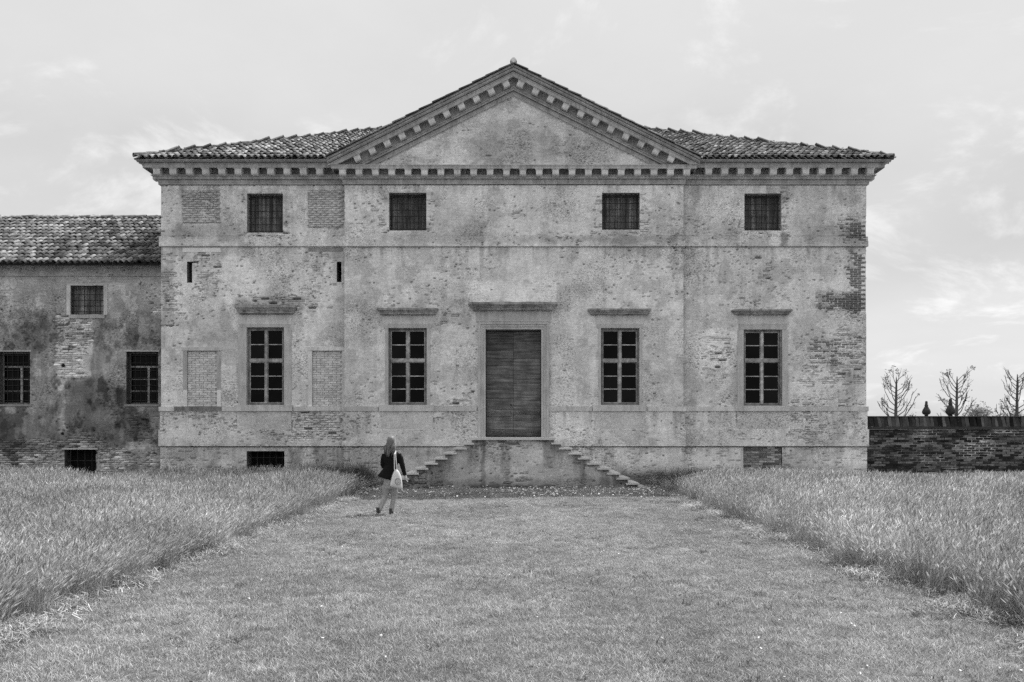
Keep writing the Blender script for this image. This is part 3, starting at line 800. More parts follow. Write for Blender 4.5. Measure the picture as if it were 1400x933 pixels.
# ---- slits, bricked-up windows, cellar vent, brick patch
for s in SLITS:
    h = hole(*s, DW)
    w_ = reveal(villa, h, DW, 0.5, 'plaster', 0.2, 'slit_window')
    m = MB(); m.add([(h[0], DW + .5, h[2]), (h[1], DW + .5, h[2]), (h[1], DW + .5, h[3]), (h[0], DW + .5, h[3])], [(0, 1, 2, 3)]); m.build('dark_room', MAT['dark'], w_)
BRICKV = []
for k in range(5):
    m = MB(); a, c_ = 0.121, 0.031
    j = lambda s=.004: random.uniform(-s, s)
    vs = [(sx * a + j(), sy * .05 + (j(.003) if sy < 0 else 0), sz * c_ + j(.003)) for sx in (-1, 1) for sy in (-1, 1) for sz in (-1, 1)]
    m.add(vs, [(0, 4, 5, 1), (4, 6, 7, 5), (6, 2, 3, 7), (2, 0, 1, 3), (1, 5, 7, 3), (2, 6, 4, 0)])
    BRICKV.append(m)
BRICKM = {}
def brick_mesh(matname, k):
    key = (matname, k)
    if key not in BRICKM:
        me = BRICKV[k].mesh('brick'); me.materials.append(MAT[matname]); BRICKM[key] = me
    return BRICKM[key]
def lay_bricks(parent, x0, x1, z0, z1, y, matname, skip=0.0, limit=None, jit=.006):
    n = 0
    row = 0; z = z0 + 0.0375
    while z < z1 - 0.02:
        x = x0 + (0.131 if row % 2 == 0 else 0.0)
        while x < x1 + 0.05:
            c0, c1 = max(x - .131, x0), min(x + .131, x1)
            if c1 - c0 > 0.06 and random.random() >= skip:
                o = bpy.data.objects.new('brick', brick_mesh(matname, random.randrange(5)))
                place(o, parent, ((c0 + c1) / 2, y + .05 + random.uniform(-jit, jit), z))
                o.scale = ((c1 - c0 - .018) / .242, 1, 1); n += 1
            x += .262
        z += .075; row += 1
    return n
for i, s in enumerate(INFILL):
    h = hole(*s, DW); x0, x1, z0, z1 = h
    m = MB(); m.box(x0 - .005, x1 + .005, DW + .045, DW + .14, z0, z1, 0.54)
    inf = m.build('bricked_up_window', MAT['mortar'], villa)
    lay_bricks(inf, x0, x1, z0, z1, DW + .025, 'brick_panel')
    t = 0.95 if i == 0 else 1.2
    for (a, c) in ((x0 - .13, x0 - .004), (x1 + .004, x1 + .13)):
        m = MB(); m.box(a, c, DW - .028, DW + .06, z0 + (.55 if i == 0 else 0), z1 + .003, t * .8 if i == 0 else t); m.build('jamb', MAT['trim'], inf)
        if i == 0:
            m = MB(); m.box(a, c, DW - .03, DW + .06, z0, z0 + .545, 1.3); m.build('jamb_base', MAT['trim'], inf)
    m = MB(); m.box(x0 - .18, x1 + .18, DW - .04, DW + .06, z1 + .006, z1 + .12, t); m.build('lintel', MAT['trim'], inf)
    m = MB(); m.box(x0 - .4 if i == 0 else x0 - .18, x1 + .18, DW - .085, DW + .05, PZ(562, DW - .08), z0 - .003, .7 if i == 0 else 1.1); m.build('sill', MAT['hood'] if i == 0 else MAT['trim'], inf)
h = hole(*VENT, DW - .02); x0, x1, z0, z1 = h
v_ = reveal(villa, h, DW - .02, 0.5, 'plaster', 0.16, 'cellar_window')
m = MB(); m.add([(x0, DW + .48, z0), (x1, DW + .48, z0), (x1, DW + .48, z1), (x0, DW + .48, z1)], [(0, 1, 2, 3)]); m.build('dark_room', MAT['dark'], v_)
for k in range(6):
    x = x0 + (x1 - x0) * (k + .5) / 6
    m = MB(); m.tube([(x, DW + .1, z0), (x, DW + .1, z1 + .01)], .010, 5); m.build('grille_bar', MAT['iron'], v_)
for k in range(3):
    z = z1 - .22 - .26 * k
    m = MB(); m.tube([(x0 - .01, DW + .115, z), (x1 + .01, DW + .115, z)], .010, 5); m.build('grille_bar', MAT['iron'], v_)
h = hole(1016, 611.5, 1069, 664, DW - .02); x0, x1, z0, z1 = h
m = MB(); m.box(x0 - .004, x1 + .004, DW + .03, DW + .14, z0, z1, .46); inf = m.build('bare_brick_patch', MAT['mortar'], villa)
lay_bricks(inf, x0, x1, z0, z1, DW - .012, 'brick_low', jit=.014)
# pale slabs under the string course, left wing
m = MB(); m.box(PX(250, DW), PX(302, DW), DW - .03, DW + .04, PZ(345, DW), PZ(339.2, DW)); m.build('stone_slab', MAT['paleslab'], villa)
m = MB(); m.box(PX(422, DW), PX(469, DW), DW - .026, DW + .04, PZ(344.5, DW), PZ(339.2, DW), .72); m.build('stone_slab', MAT['stone'], villa)

# ---- door
x0, x1, z0, z1 = dh
z0 = 1.575
m = MB(); frame_rect(m, x0, x1, DC + .17, DC + .24, z0, z1, .03, .6)
door = m.build('door', MAT['door'], villa)
reveal(door, (x0, x1, z0 - .1, z1), DC, 0.34, 'trim', 0.6)
m = MB(); m.box(x0, x1, DC + .27, DC + .3, z0, z1, .2); m.build('backing', MAT['door'], door)
mid = (x0 + x1) / 2
for (q0, q1) in ((x0 + .03, mid - .004), (mid + .004, x1 - .03)):
    z = z0 + .006
    while z < z1 - .06:
        hh = random.uniform(.20, .31); hh = min(hh, z1 - .032 - z)
        if z1 - z - hh < .12: hh = z1 - .032 - z
        m = MB(); yo = DC + .20 + random.uniform(-.006, .006)
        m.box(q0, q1, yo, yo + .05, z, z + hh - .008, random.uniform(.7, 1.35) * (1.35 if z < z0 + 1.3 else 1.0)); m.build('plank', MAT['door'], door)  # upper planks toned darker, painting in the shade of the reveal
        z += hh
m = MB(); m.lathe([(.001, 0), (.02, 0), (.02, .01), (.012, .02), (.02, .04), (.001, .05)], n=8)
k_ = m.build('door_knob', MAT['iron'], door, (mid - .08, DC + .195, z0 + 1.05)); k_.rotation_euler = (math.radians(90), 0, 0)
# architrave with three fasciae
for (o, w0, w1) in ((.09, 0.0, .085), (.11, .085, .16), (.135, .16, .245)):
    for s in (-1, 1):
        xe = x0 if s < 0 else x1
        a, c = sorted((xe + s * w0, xe + s * (w1 - .002)))
        m = MB(); m.box(a, c, DC - o, DC + .05, z0 - .005, z1 + w0, .82); m.build('door_jamb', MAT['trim'], door)
    m = MB(); m.box(x0 - w1 + .002, x1 + w1 - .002, DC - o, DC + .05, z1 + w0 + .002, z1 + w1, .80); m.build('door_lintel', MAT['trim'], door)
m = MB(); m.box(x0 - .27, x1 + .27, DC - .15, DC + .05, z1 + .248, z1 + .275, .9); m.build('fillet', MAT['trim'], door)
m = MB(); m.box(x0 - .30, x1 + .30, DC - .085, DC + .05, z1 + .278, PZ(425, DC - .1), .82); m.build('frieze', MAT['trim'], door)
hd = stone_hood(door, 640, 763, 413, 425.5, DC, MAT['hood'], 0.36)

# ---- roofs of barrel tiles
def tile_mb(L=.52, r0=.090, r1=.072, n=6, th=.016):
    """cover tile along +y, mouth (wide end) at y=0, springing at z=0"""
    vs = []; fs = []
    for (y_, r) in ((0, r0), (L, r1)):
        for k in range(n + 1):
            t = math.pi * k / n; vs.append((-math.cos(t) * r, y_, math.sin(t) * r * .95))
    for k in range(n + 1):
        t = math.pi * k / n; vs.append((-math.cos(t) * (r0 - th), 0, math.sin(t) * (r0 - th) * .95))
    for k in range(n + 1):
        t = math.pi * k / n; vs.append((-math.cos(t) * (r0 - th), .16, math.sin(t) * (r0 - th) * .80))
    N = n + 1
    for k in range(n):
        fs += [(k, k + 1, N + k + 1, N + k), (2 * N + k, 2 * N + k + 1, k + 1, k), (3 * N + k, 3 * N + k + 1, 2 * N + k + 1, 2 * N + k)]
    return vs, fs
TV, TF = tile_mb()
def tile_mesh(mat, name='roof_tile', scale=1.0):
    m = MB(); m.add([(x * scale, y, z * scale) for x, y, z in TV], TF); me = m.mesh(name, True); me.materials.append(mat); return me
def tile_field(parent, p0, along, up, ncol, nrow, pitch, expo, inside, mat, n_single, name='roof_tile', key=None):
    """covers on a slope: p0 the eave corner, along = unit vector by the eave, up = unit vector up the slope"""
    along = Vector(along).normalized(); up = Vector(up).normalized(); nrm = along.cross(up).normalized()
    if nrm.z < 0: nrm = -nrm
    B = Matrix((along, up, nrm)).transposed()
    me = tile_mesh(mat)
    spots = []
    for r in range(nrow):
        for c in range(ncol):
            p = Vector(p0) + along * ((c + .5) * pitch) + up * (r * expo - .06)
            if inside(p): spots.append((r, c, p))
    if key: spots.sort(key=key)
    joined = MB()
    for i, (r, c, p) in enumerate(spots):
        q = p + along * random.gauss(0, .008) + up * random.gauss(0, .014) + nrm * (random.uniform(-.004, .014) + .03)
        rot = B.to_4x4() @ Euler((-math.radians(3.2) + random.gauss(0, .012), random.gauss(0, .03), random.gauss(0, .028))).to_matrix().to_4x4()
        if i < n_single:
            o = bpy.data.objects.new(name, me); place(o, parent, q); o.rotation_euler = rot.to_euler()
        else:
            M4 = Matrix.Translation(q) @ rot
            joined.add([M4 @ Vector(v) for v in TV], TF, .45 + 1.1 * random.random() ** 1.3)
    if joined.v:
        q_ = NT('joined_roof_tile')
        joined.build('roof_tiles', MAT['tile_joined'], parent, smooth=True, kind='stuff')
    return len(spots)
q = NT('joined_tile')
n1 = q.rng(q.noise(7, 7, 0.72), 0.3, 0.7, 0.55, 1.45); n2 = q.rng(q.noise(40, 4, 0.7), 0.3, 0.7, 0.75, 1.25)
MAT['tile_joined'] = q.done(q.mul(0.27, q.attr(), n1, n2), 0.88, q.noise(45, 5, 0.7), 0.5, 0.012, 0.2)

PT = 0.485                                       # roof pitch
OV = 0.635
ex0, ex1, ey = xl - OV, xr + OV, DW - OV
HD = 7.2                                         # half depth of the hipped roof
zr = EAVE_Z + PT * HD
ye = ey + 2 * HD
m = MB()
vs = [(ex0, ey, EAVE_Z), (ex1, ey, EAVE_Z), (ex1, ye, EAVE_Z), (ex0, ye, EAVE_Z), (ex0 + HD, ey + HD, zr), (ex1 - HD, ey + HD, zr)]
h1 = DC + .3 - ey; z1h = EAVE_Z + PT * h1; xa, xb = cl - .38, cr + .38
vs += [(xa, ey, EAVE_Z), (xa, ey + h1, z1h), (ex0 + h1, ey + h1, z1h), (xb, ey, EAVE_Z), (xb, ey + h1, z1h), (ex1 - h1, ey + h1, z1h)]
m.add(vs, [(0, 6, 7, 8), (9, 1, 11, 10), (8, 11, 5, 4), (1, 2, 5), (2, 3, 4, 5), (3, 0, 4)])
roof = m.build('roof', MAT['deck'], villa)
upv = Vector((0, 1, PT)).normalized()
ncol = int((ex1 - ex0) / .212); pitch = (ex1 - ex0) / ncol
rakez = lambda x: rz[0][1] - SL * abs(x - cmid)
def front_in(p):
    t = p.y - ey
    if not (ex0 + t + .03 < p.x < ex1 - t - .03): return False
    return abs(p.x - cmid) > (3.2 if p.y > DC + .4 else 5.98)                                    # behind the pediment nothing shows
# nearest to the eave ends first: those are the ones in view
def vis_key(s):
    r, c, p = s
    d = p.y; u = 700 + p.x / d * F; v = 588 - (p.z - EYE) / d * F
    rv = 213 - .4985 * (251 - abs(u - 702))
    return (0 if v < rv - 2 or abs(u - 702) > 255 else 1, r)
tile_field(roof, (ex0, ey, EAVE_Z + .02), (1, 0, 0), upv, ncol, 18, pitch, .43, front_in, MAT['tile'], 300, key=vis_key)
for sgn in (-1, 1):                                               # the two end slopes
    p0 = (ex0, ye, EAVE_Z + .02) if sgn < 0 else (ex1, ey, EAVE_Z + .02)
    al = (0, -1, 0) if sgn < 0 else (0, 1, 0)
    upx = Vector((1 if sgn < 0 else -1, 0, PT)).normalized()
    def ins(p, sgn=sgn):
        t = (p.x - ex0) if sgn < 0 else (ex1 - p.x)
        return ey + t < p.y < ye - t
    tile_field(roof, p0, al, upx, int(2 * HD / .212), 18, .212, .43, ins, MAT['tile'], 0)
# hip tiles
RIDGE = tile_mesh(MAT['tile'], 'ridge_tile', 1.2); VERGE = tile_mesh(MAT['tile_shaded'], 'verge_tile', .85)
def ridge_run(p0, p1, name='hip_tile', expo=.44, parent=roof):
    p0, p1 = Vector(p0), Vector(p1); d = (p1 - p0); n = int(d.length / expo); d.normalize()
    side = Vector((d.y, -d.x, 0)).normalized(); nrm = side.cross(d).normalized()
    if nrm.z < 0: side = -side; nrm = -nrm
    B = Matrix((side, d, nrm)).transposed().to_4x4()
    for k in range(n + 1):
        o = bpy.data.objects.new(name, RIDGE)
        place(o, parent, p0 + d * (k * expo + .04) + nrm * (.055 + random.uniform(-.008, .008)))
        o.rotation_euler = (B @ Euler((-math.radians(1.0), 0, random.gauss(0, .015))).to_matrix().to_4x4()).to_euler()
ridge_run((ex0, ey, EAVE_Z + .02), (ex0 + HD, ey + HD, zr)); ridge_run((ex1, ey, EAVE_Z + .02), (ex1 - HD, ey + HD, zr))
# gable roof over the pediment
gz = rz[0][1] + .006; gh = (cr - cl) / 2 + .47; gy0 = DC - .55; gy1 = DC + 7.0
for sgn in (-1, 1):
    m = MB(); ex = cmid + sgn * gh; ez = gz - SL * gh
    m.add([(cmid, gy0, gz), (ex, gy0, ez), (ex, gy1, ez), (cmid, gy1, gz), (cmid, gy0, gz + .012), (ex, gy0, ez + .012), (ex, gy1, ez + .012), (cmid, gy1, gz + .012)],
          [(0, 1, 5, 4), (4, 5, 6, 7), (0, 3, 2, 1), (1, 2, 6, 5)])
    m.build('gable_roof', MAT['deck'], villa)
    upg = Vector((-sgn, 0, SL)).normalized()
    L_ = gh * math.sqrt(1 + SL * SL)
    p0 = (ex, gy0 + .1, ez - .02) if sgn > 0 else (ex, gy0 + .1 + .212 * 12, ez - .02)
    tile_field(roof, p0, (0, 1, 0) if sgn > 0 else (0, -1, 0), upg, 12, int(L_ / .43), .212, .43, lambda p: True, MAT['tile_shaded'], 0)
    # verge tiles along the rake, darker tile paints in their shaded underside
    n = int(L_ / .45)
    for k in range(n):
        o = bpy.data.objects.new('verge_tile', VERGE)
        pp = Vector((ex, gy0 + .03, ez + .004)) + upg * (k * (L_ - .5) / (n - 1))
        place(o, roof, pp + Vector((0, 0, random.uniform(-.008, .008))))
        nrm = Vector((sgn * SL, 0, 1)).normalized(); al = upg.cross(nrm)
        B = Matrix((al, upg, nrm)).transposed().to_4x4()
        o.rotation_euler = (B @ Euler((-math.radians(1.5), 0, random.gauss(0, .02))).to_matrix().to_4x4()).to_euler()
ridge_run((cmid, gy0 - .02, gz + .02), (cmid, gy1, gz + .02), 'ridge_tile')
m = MB(); m.tube([(cmid, gy0 - .10, gz + .07), (cmid, gy0 + .1, gz + .07)], .075, 14); m.build('ridge_mortar', MAT['paleslab'], roof)

# ================================================================== ENTRANCE STAIR
DS = 25.7
SCL = F / DS
stair = empty('entrance_stair', (cmid, (DS + DC) / 2, 0), 'double flight of worn stone steps rising to the wooden front door', 'stairs')
sm = PX(701, DS)
lt = EYE - 10.5 / SCL; lth = .075
half_l = 57.5 / SCL
steps = []                                                        # (half x outer, top z)
for k in range(10): steps.append(((186.0 - 13.1 * (9 - k)) / SCL, EYE - (17.6 + 6.85 * k) / SCL))
def stair_clip(x, z):
    a = np.abs(x - sm); ok = (a < half_l - .02) & (z < lt - lth + .01)
    for xo, zt_ in steps: ok |= (a < xo - .04) & (z < zt_ - .045)
    return ok
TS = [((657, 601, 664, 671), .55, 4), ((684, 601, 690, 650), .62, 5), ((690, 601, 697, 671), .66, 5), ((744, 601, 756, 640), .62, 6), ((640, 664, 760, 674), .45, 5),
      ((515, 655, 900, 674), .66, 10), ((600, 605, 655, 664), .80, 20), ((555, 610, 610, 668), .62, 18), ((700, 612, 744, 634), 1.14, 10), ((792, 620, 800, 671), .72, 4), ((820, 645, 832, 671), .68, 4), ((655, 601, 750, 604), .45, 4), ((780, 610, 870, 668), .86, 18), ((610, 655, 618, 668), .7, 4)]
def tone_st(u, v, ju, jv, x, z):
    t = 0.60 * (0.78 + 0.44 * fbm(x * 1.3, z * 2.2, 81, 5, 0.62))
    jx = u + 3 * (fbm(x * 5, z * 5, 83) - .5) * 2
    ax = np.abs(x - sm)
    for xo, zt_ in steps + [(half_l, lt)]:  # shade under treads and landing painted in, with ragged stain drips
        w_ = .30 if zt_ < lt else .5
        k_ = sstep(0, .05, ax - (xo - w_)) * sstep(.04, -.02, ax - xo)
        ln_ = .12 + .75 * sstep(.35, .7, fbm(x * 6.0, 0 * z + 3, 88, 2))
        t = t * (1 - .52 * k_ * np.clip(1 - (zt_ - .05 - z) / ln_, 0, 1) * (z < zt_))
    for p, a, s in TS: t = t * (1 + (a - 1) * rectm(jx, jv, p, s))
    return np.clip(t, .02, .8)
def dmg_st(u, v, ju, jv, x, z): return 0.17 + 0.5 * (fbm(x * .8, z * 1.1, 85) - .5)
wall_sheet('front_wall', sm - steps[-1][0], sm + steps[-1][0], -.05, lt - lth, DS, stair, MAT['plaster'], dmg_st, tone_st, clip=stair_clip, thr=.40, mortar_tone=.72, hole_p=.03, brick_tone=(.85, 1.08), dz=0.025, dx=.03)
m = MB(); m.box(sm - half_l + .05, sm + half_l - .05, DS + .03, DC - .09, -.1, lt - lth, .5); m.build('landing_core', MAT['plaster'], stair)
m = MB(); m.box(sm - half_l, sm + half_l, DS - .11, DC + .16, lt - lth, lt); m.build('landing', MAT['step'], stair)
px_ = half_l - .05
for k, (xo, zt_) in enumerate(steps):
    for s in (-1, 1):
        a, c = sorted((sm + s * (px_ - .02), sm + s * (xo - .06)))
        m = MB(); m.box(a, c, DS + .03, DC - .09, -.1, zt_ - .05, .45); m.build('step_core', MAT['plaster'], stair)
        a, c = sorted((sm + s * (px_ - .06), sm + s * xo))
        m = MB(); dz_ = random.uniform(-.006, .006); f_ = random.uniform(.07, .11)
        m.box(a, c, DS - f_, DC - .092, zt_ - .052 + dz_, zt_ + dz_, random.uniform(.85, 1.1)); m.build('step', MAT['step'], stair)
    px_ = xo - .06

# ================================================================== LOW FARM WING on the left
DL = 28.6
wing = empty('farm_wing', (PX(110, DL), DL, 0), 'low stained farm wing with tiled roof and barred windows', 'farm wing')
wx0, wx1 = -27.0, xl + 0.02
FW = [(-2, 481, 41.5, 553), (173, 481, 216.5, 553)]
FS = (97, 391, 142, 430)
FV = (88.5, 615, 131.5, 664)
WD = [((76, 430, 128, 470), .55, 10), ((74, 470, 118, 520), .50, 12), ((0, 600, 150, 668), .5, 16), ((150, 615, 220, 668), .5, 12), ((205, 385, 222, 470), .36, 10), ((-60, 605, 45, 668), .4, 14), ((0, 415, 18, 436), .5, 8),
      ((170, 565, 220, 610), .30, 16), ((90, 585, 130, 610), .3, 10), ((135, 610, 150, 640), .2, 8)]
WT = [((-200, 440, 150, 478), .72, 30), ((20, 440, 60, 478), .62, 16), ((90, 520, 175, 612), .62, 20), ((-100, 560, 90, 605), .72, 20), ((160, 556, 220, 612), .66, 16), ((78, 520, 90, 590), 1.7, 5), ((163, 555, 169, 605), 1.7, 4),
      ((-300, 362, 222, 380), .95, 4), ((78, 432, 126, 515), 1.9, 6), ((135, 410, 215, 480), .90, 24), ((50, 480, 76, 560), .9, 14), ((100, 520, 160, 560), .8, 16), ((0, 620, 90, 668), 1.5, 12), ((140, 620, 172, 668), 1.6, 10), ((170, 605, 220, 616), 1.8, 5), ((205, 385, 222, 470), 1.1, 10), ((96, 590, 128, 612), 1.5, 8)]
def dmg_w(u, v, ju, jv, x, z):
    d = np.clip(0.3 * (fbm(x * .5, z * .5, 91) - .5), -.2, .08) - .06
    for p, a, s in WD: d = d + a * rectm(ju, jv, p, s)
    return np.minimum(d, .8)
def tone_w(u, v, ju, jv, x, z):
    t = 0.42 * (0.62 + 0.76 * fbm(x * .7, z * .7, 93, 5, .62))
    t = t * (1 - .55 * sstep(.52, .57, fbm(x * 1.3 + 3, z * 1.0, 95, 5, .65)) * sstep(400, 470, v))
    t = t * (.80 + .40 * fbm(x * 4.5, z * 4.5, 96, 4, .6)) * (1 - .4 * sstep(.56, .64, fbm(x * 3.0 + 7, z * 2.6, 98, 4, .6)) * sstep(400, 460, v))
    t = t + .16 * sstep(.64, .70, fbm(x * 2.8 + 31, z * 2.4, 99, 4, .6))
    st = fbm(x * 4.0, z * .35, 97, 3); t = t * (1 - .22 * sstep(.5, .72, st) * sstep(380, 480, v))
    t = t * (1.18 - .30 * sstep(400, 560, v))
    for p, a, s in WT: t = t * (1 + (a - 1) * rectm(ju if s > 4 else u + .25 * (ju - u), jv, p, s))
    return np.clip(t, .03, .7)
hs = [hole(*f, DL) for f in FW] + [hole(*FS, DL), hole(*FV, DL)]
hs += [(hs[0][0] - 4.1, hs[0][1] - 4.1, hs[0][2], hs[0][3]), (hs[0][0] - 8.2, hs[0][1] - 8.2, hs[0][2], hs[0][3])]
wall_sheet('wall', wx0, wx1, -.1, PZ(378, DL), DL, wing, MAT['plaster_dark'], dmg_w, tone_w, hs, thr=.40, mortar_tone=1.1, hole_p=.10, brick_tone=(.30, 1.7), pits=1.4)
wall_sheet('eave_band', wx0, wx1, PZ(378, DL - .05), PZ(354, DL - .05), DL - .05, wing, MAT['plaster_dark'], dmg_w, tone_w, rim=.16, bricks=False)
m = MB(); m.box(wx0, wx0 + .4, DL + .1, DL + 8.8, -.1, PZ(356, DL), .25); m.build('side_wall', MAT['plaster_dark'], wing)
m = MB(); m.box(wx0 + .4, wx1, DL + 8.4, DL + 8.8, -.1, PZ(356, DL), .25); m.build('back_wall', MAT['plaster_dark'], wing)
for i, h in enumerate([hs[0], hs[1], hs[4], hs[5]]):
    x0, x1, z0, z1 = h
    m = MB(); frame_rect(m, x0 + .002, x1 - .002, DL + .22, DL + .29, z0, z1, .06, .55); win = m.build('window', MAT['frame'], wing)
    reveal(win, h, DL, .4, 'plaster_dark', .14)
    zt_ = z0 + (z1 - z0) * .72
    m = MB(); m.box(x0 + .06, x1 - .06, DL + .215, DL + .28, zt_ - .03, zt_ + .03, .8); m.build('transom', MAT['frame'], win)
    mid = (x0 + x1) / 2 + .12
    m = MB(); m.box(mid - .035, mid + .035, DL + .21, DL + .28, z0 + .06, zt_ - .03, 1.0); m.build('mullion', MAT['frame'], win)
    for (q0, q1) in ((x0 + .06, mid - .035), (mid + .035, x1 - .06)):
        for r_ in range(3):
            hh = (zt_ - .03 - z0 - .06) / 3; a0 = z0 + .06 + hh * r_
            if r_:
                m = MB(); m.box(q0, q1, DL + .22, DL + .26, a0 - .012, a0 + .012, .9); m.build('glazing_bar', MAT['frame'], win)
            m = MB(); m.box(q0 - .01, q1 + .01, DL + .245, DL + .255, a0 + .002, a0 + hh - .002); m.build('pane', MAT['glass'], win)
    m = MB(); m.box(x0 + .05, x1 - .05, DL + .245, DL + .255, zt_ + .03, z1 - .05); m.build('pane', MAT['glass'], win)
    for k in range(6):
        x = x0 + (x1 - x0) * (k + .5) / 6; m = MB(); m.tube([(x, DL + .06, z0), (x, DL + .06, z1)], .009, 5); m.build('grille_bar', MAT['iron'], win)
    for k in range(7):
        z = z0 + (z1 - z0) * (k + .5) / 7; m = MB(); m.tube([(x0, DL + .072, z), (x1, DL + .072, z)], .009, 5); m.build('grille_bar', MAT['iron'], win)
    m = MB(); m.box(x0 - .06, x1 + .06, DL - .05, DL + .2, z0 - .07, z0 - .002, .5); m.build('sill', MAT['trim'], win)
    m = MB(); m.box(x0 - .05, x1 + .04, DL - .03, DL + .05, z1 + .003, z1 + .03, 1.05); m.build('drip_edge', MAT['trim'], win)
x0, x1, z0, z1 = hole(*FS, DL)
m = MB(); m.box(x0, x1, DL + .2, DL + .23, z0, z1, 1.25); win = m.build('window', MAT['shutter'], wing)
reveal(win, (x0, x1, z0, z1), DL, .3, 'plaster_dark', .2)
for k in range(5):
    w = (x1 - x0) / 5; m = MB(); m.box(x0 + k * w + .006, x0 + (k + 1) * w - .006, DL + .185, DL + .2, z0, z1, random.uniform(1.2, 1.9)); m.build('board', MAT['shutter'], win)
for k in range(6):
    x = x0 + (x1 - x0) * k / 6 + .06; m = MB(); m.tube([(x, DL + .05, z0), (x, DL + .05, z1)], .012, 5); m.build('grille_bar', MAT['iron'], win)
for k in range(5):
    z = z0 + (z1 - z0) * (k + .5) / 5; m = MB(); m.tube([(x0, DL + .064, z), (x1, DL + .064, z)], .012, 5); m.build('grille_bar', MAT['iron'], win)
for (a, c) in ((x0 - .14, x0 - .003), (x1 + .003, x1 + .13)):
    m = MB(); m.box(a, c, DL - .03, DL + .1, z0 - .02, z1 + .02, 1.05); m.build('jamb', MAT['trim'], win)
m = MB(); m.box(x0 - .12, x1 + .14, DL - .034, DL + .1, z1 + .022, z1 + .075, 1.0); m.build('lintel', MAT['trim'], win)
m = MB(); m.box(x0 - .05, x1 + .05, DL - .06, DL + .1, z0 - .14, z0 - .022, .7); m.build('sill', MAT['trim'], win)
x0, x1, z0, z1 = hole(*FV, DL)
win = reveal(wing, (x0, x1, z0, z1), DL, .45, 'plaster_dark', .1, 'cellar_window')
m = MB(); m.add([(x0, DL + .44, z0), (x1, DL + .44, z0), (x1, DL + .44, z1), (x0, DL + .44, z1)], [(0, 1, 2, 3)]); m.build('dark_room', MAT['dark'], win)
for k in range(4):
    x = x0 + (x1 - x0) * (k + .7) / 4.4; m = MB(); m.tube([(x, DL + .06, z0), (x, DL + .06, z1)], .011, 5); m.build('grille_bar', MAT['iron'], win)
m = MB(); m.tube([(x0, DL + .075, z1 - .38), (x1, DL + .075, z1 - .38)], .011, 5); m.build('grille_bar', MAT['iron'], win)
m = MB(); m.box(x0 - .08, x1 + .06, DL - .035, DL + .1, z1 + .003, z1 + .05, .85); m.build('lintel', MAT['trim'], win)
for (u, v, r) in ((87, 500, .06), (86, 593, .05)):                # drain holes
    m = MB(); m.tube([(PX(u, DL), DL - .035, PZ(v, DL)), (PX(u, DL), DL + .04, PZ(v, DL))], r, 10); m.build('drain_hole', MAT['dark'], wing)
m = MB()                                                          # oval plaster badge with a slot
ub = PX(19, DL); zb = PZ(388, DL)
m.add([(ub + .13 * math.cos(t), DL - .03 - .01 * (i % 2), zb + .19 * math.sin(t)) for i, t in enumerate(np.linspace(0, 2 * math.pi, 20, endpoint=False))] + [(ub, DL - .036, zb)], [(i, (i + 1) % 20, 20) for i in range(20)], 1.1)
m.build('oval_patch', MAT['trim'], wing)
# wing roof
wpit = .55; wey = DL - .5; wez = PZ(360.5, wey); whd = 4.9
m = MB(); zr_ = wez + wpit * whd
m.add([(wx0 - .3, wey, wez), (xl + .3, wey, wez), (xl + .3, wey + whd, zr_), (wx0 - .3, wey + whd, zr_), (wx0 - .3, wey + 2 * whd, wez), (xl + .3, wey + 2 * whd, wez),
       (wx0 - .3, wey, wez - .07), (xl + .3, wey, wez - .07), (xl + .3, DL + .1, wez - .07 + .25), (wx0 - .3, DL + .1, wez - .07 + .25)],
      [(0, 1, 2, 3), (3, 2, 5, 4), (6, 7, 1, 0), (6, 9, 8, 7)])
wroof = m.build('roof', MAT['deck'], wing)
upw = Vector((0, 1, wpit)).normalized()
nc = int((xl + .1 - wx0) / .205)
def vkey(s):
    r, c, p = s
    return (0 if p.x > -16.9 else 1, r)
tile_field(wroof, (xl + .05 - nc * .205, wey, wez + .02), (1, 0, 0), upw, nc, int(whd * math.sqrt(1 + wpit ** 2) / .42) + 1, .205, .42, lambda p: p.y < wey + whd, MAT['tile_wing'], 300, key=vkey)
ridge_run((xl - .1, wey + whd, zr_ + .03), (wx0, wey + whd, zr_ + .03), 'ridge_tile', .44, wroof)

# ================================================================== GARDEN WALL on the right
DR = 28.3
gw = empty('garden_wall', (PX(1290, DR), DR, 0), 'sooty brick garden wall with upright coping beside the villa', 'wall')
ax0, ax1 = xr - 0.02, 34.0
zc0, zc1, ztop = PZ(587.5, DR), PZ(583.5, DR), PZ(570, DR + .1)
def dmg_none(u, v, ju, jv, x, z): return np.full_like(x, -1.0)
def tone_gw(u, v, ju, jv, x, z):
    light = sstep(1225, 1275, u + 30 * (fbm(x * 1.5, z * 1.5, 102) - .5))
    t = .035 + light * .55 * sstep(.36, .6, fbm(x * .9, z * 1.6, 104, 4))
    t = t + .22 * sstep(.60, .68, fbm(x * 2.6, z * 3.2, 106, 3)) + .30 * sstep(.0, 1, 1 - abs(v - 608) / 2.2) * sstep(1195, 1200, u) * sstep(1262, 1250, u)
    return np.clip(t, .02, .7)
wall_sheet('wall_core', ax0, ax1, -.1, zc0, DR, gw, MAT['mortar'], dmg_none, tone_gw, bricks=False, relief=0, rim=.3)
m = MB(); m.box(ax0, ax1, DR + .05, DR + .42, -.1, zc0 - .01, .2); m.build('wall_back', MAT['mortar'], gw)
joined = MB(); n = 0
z = 0.02; row = 0
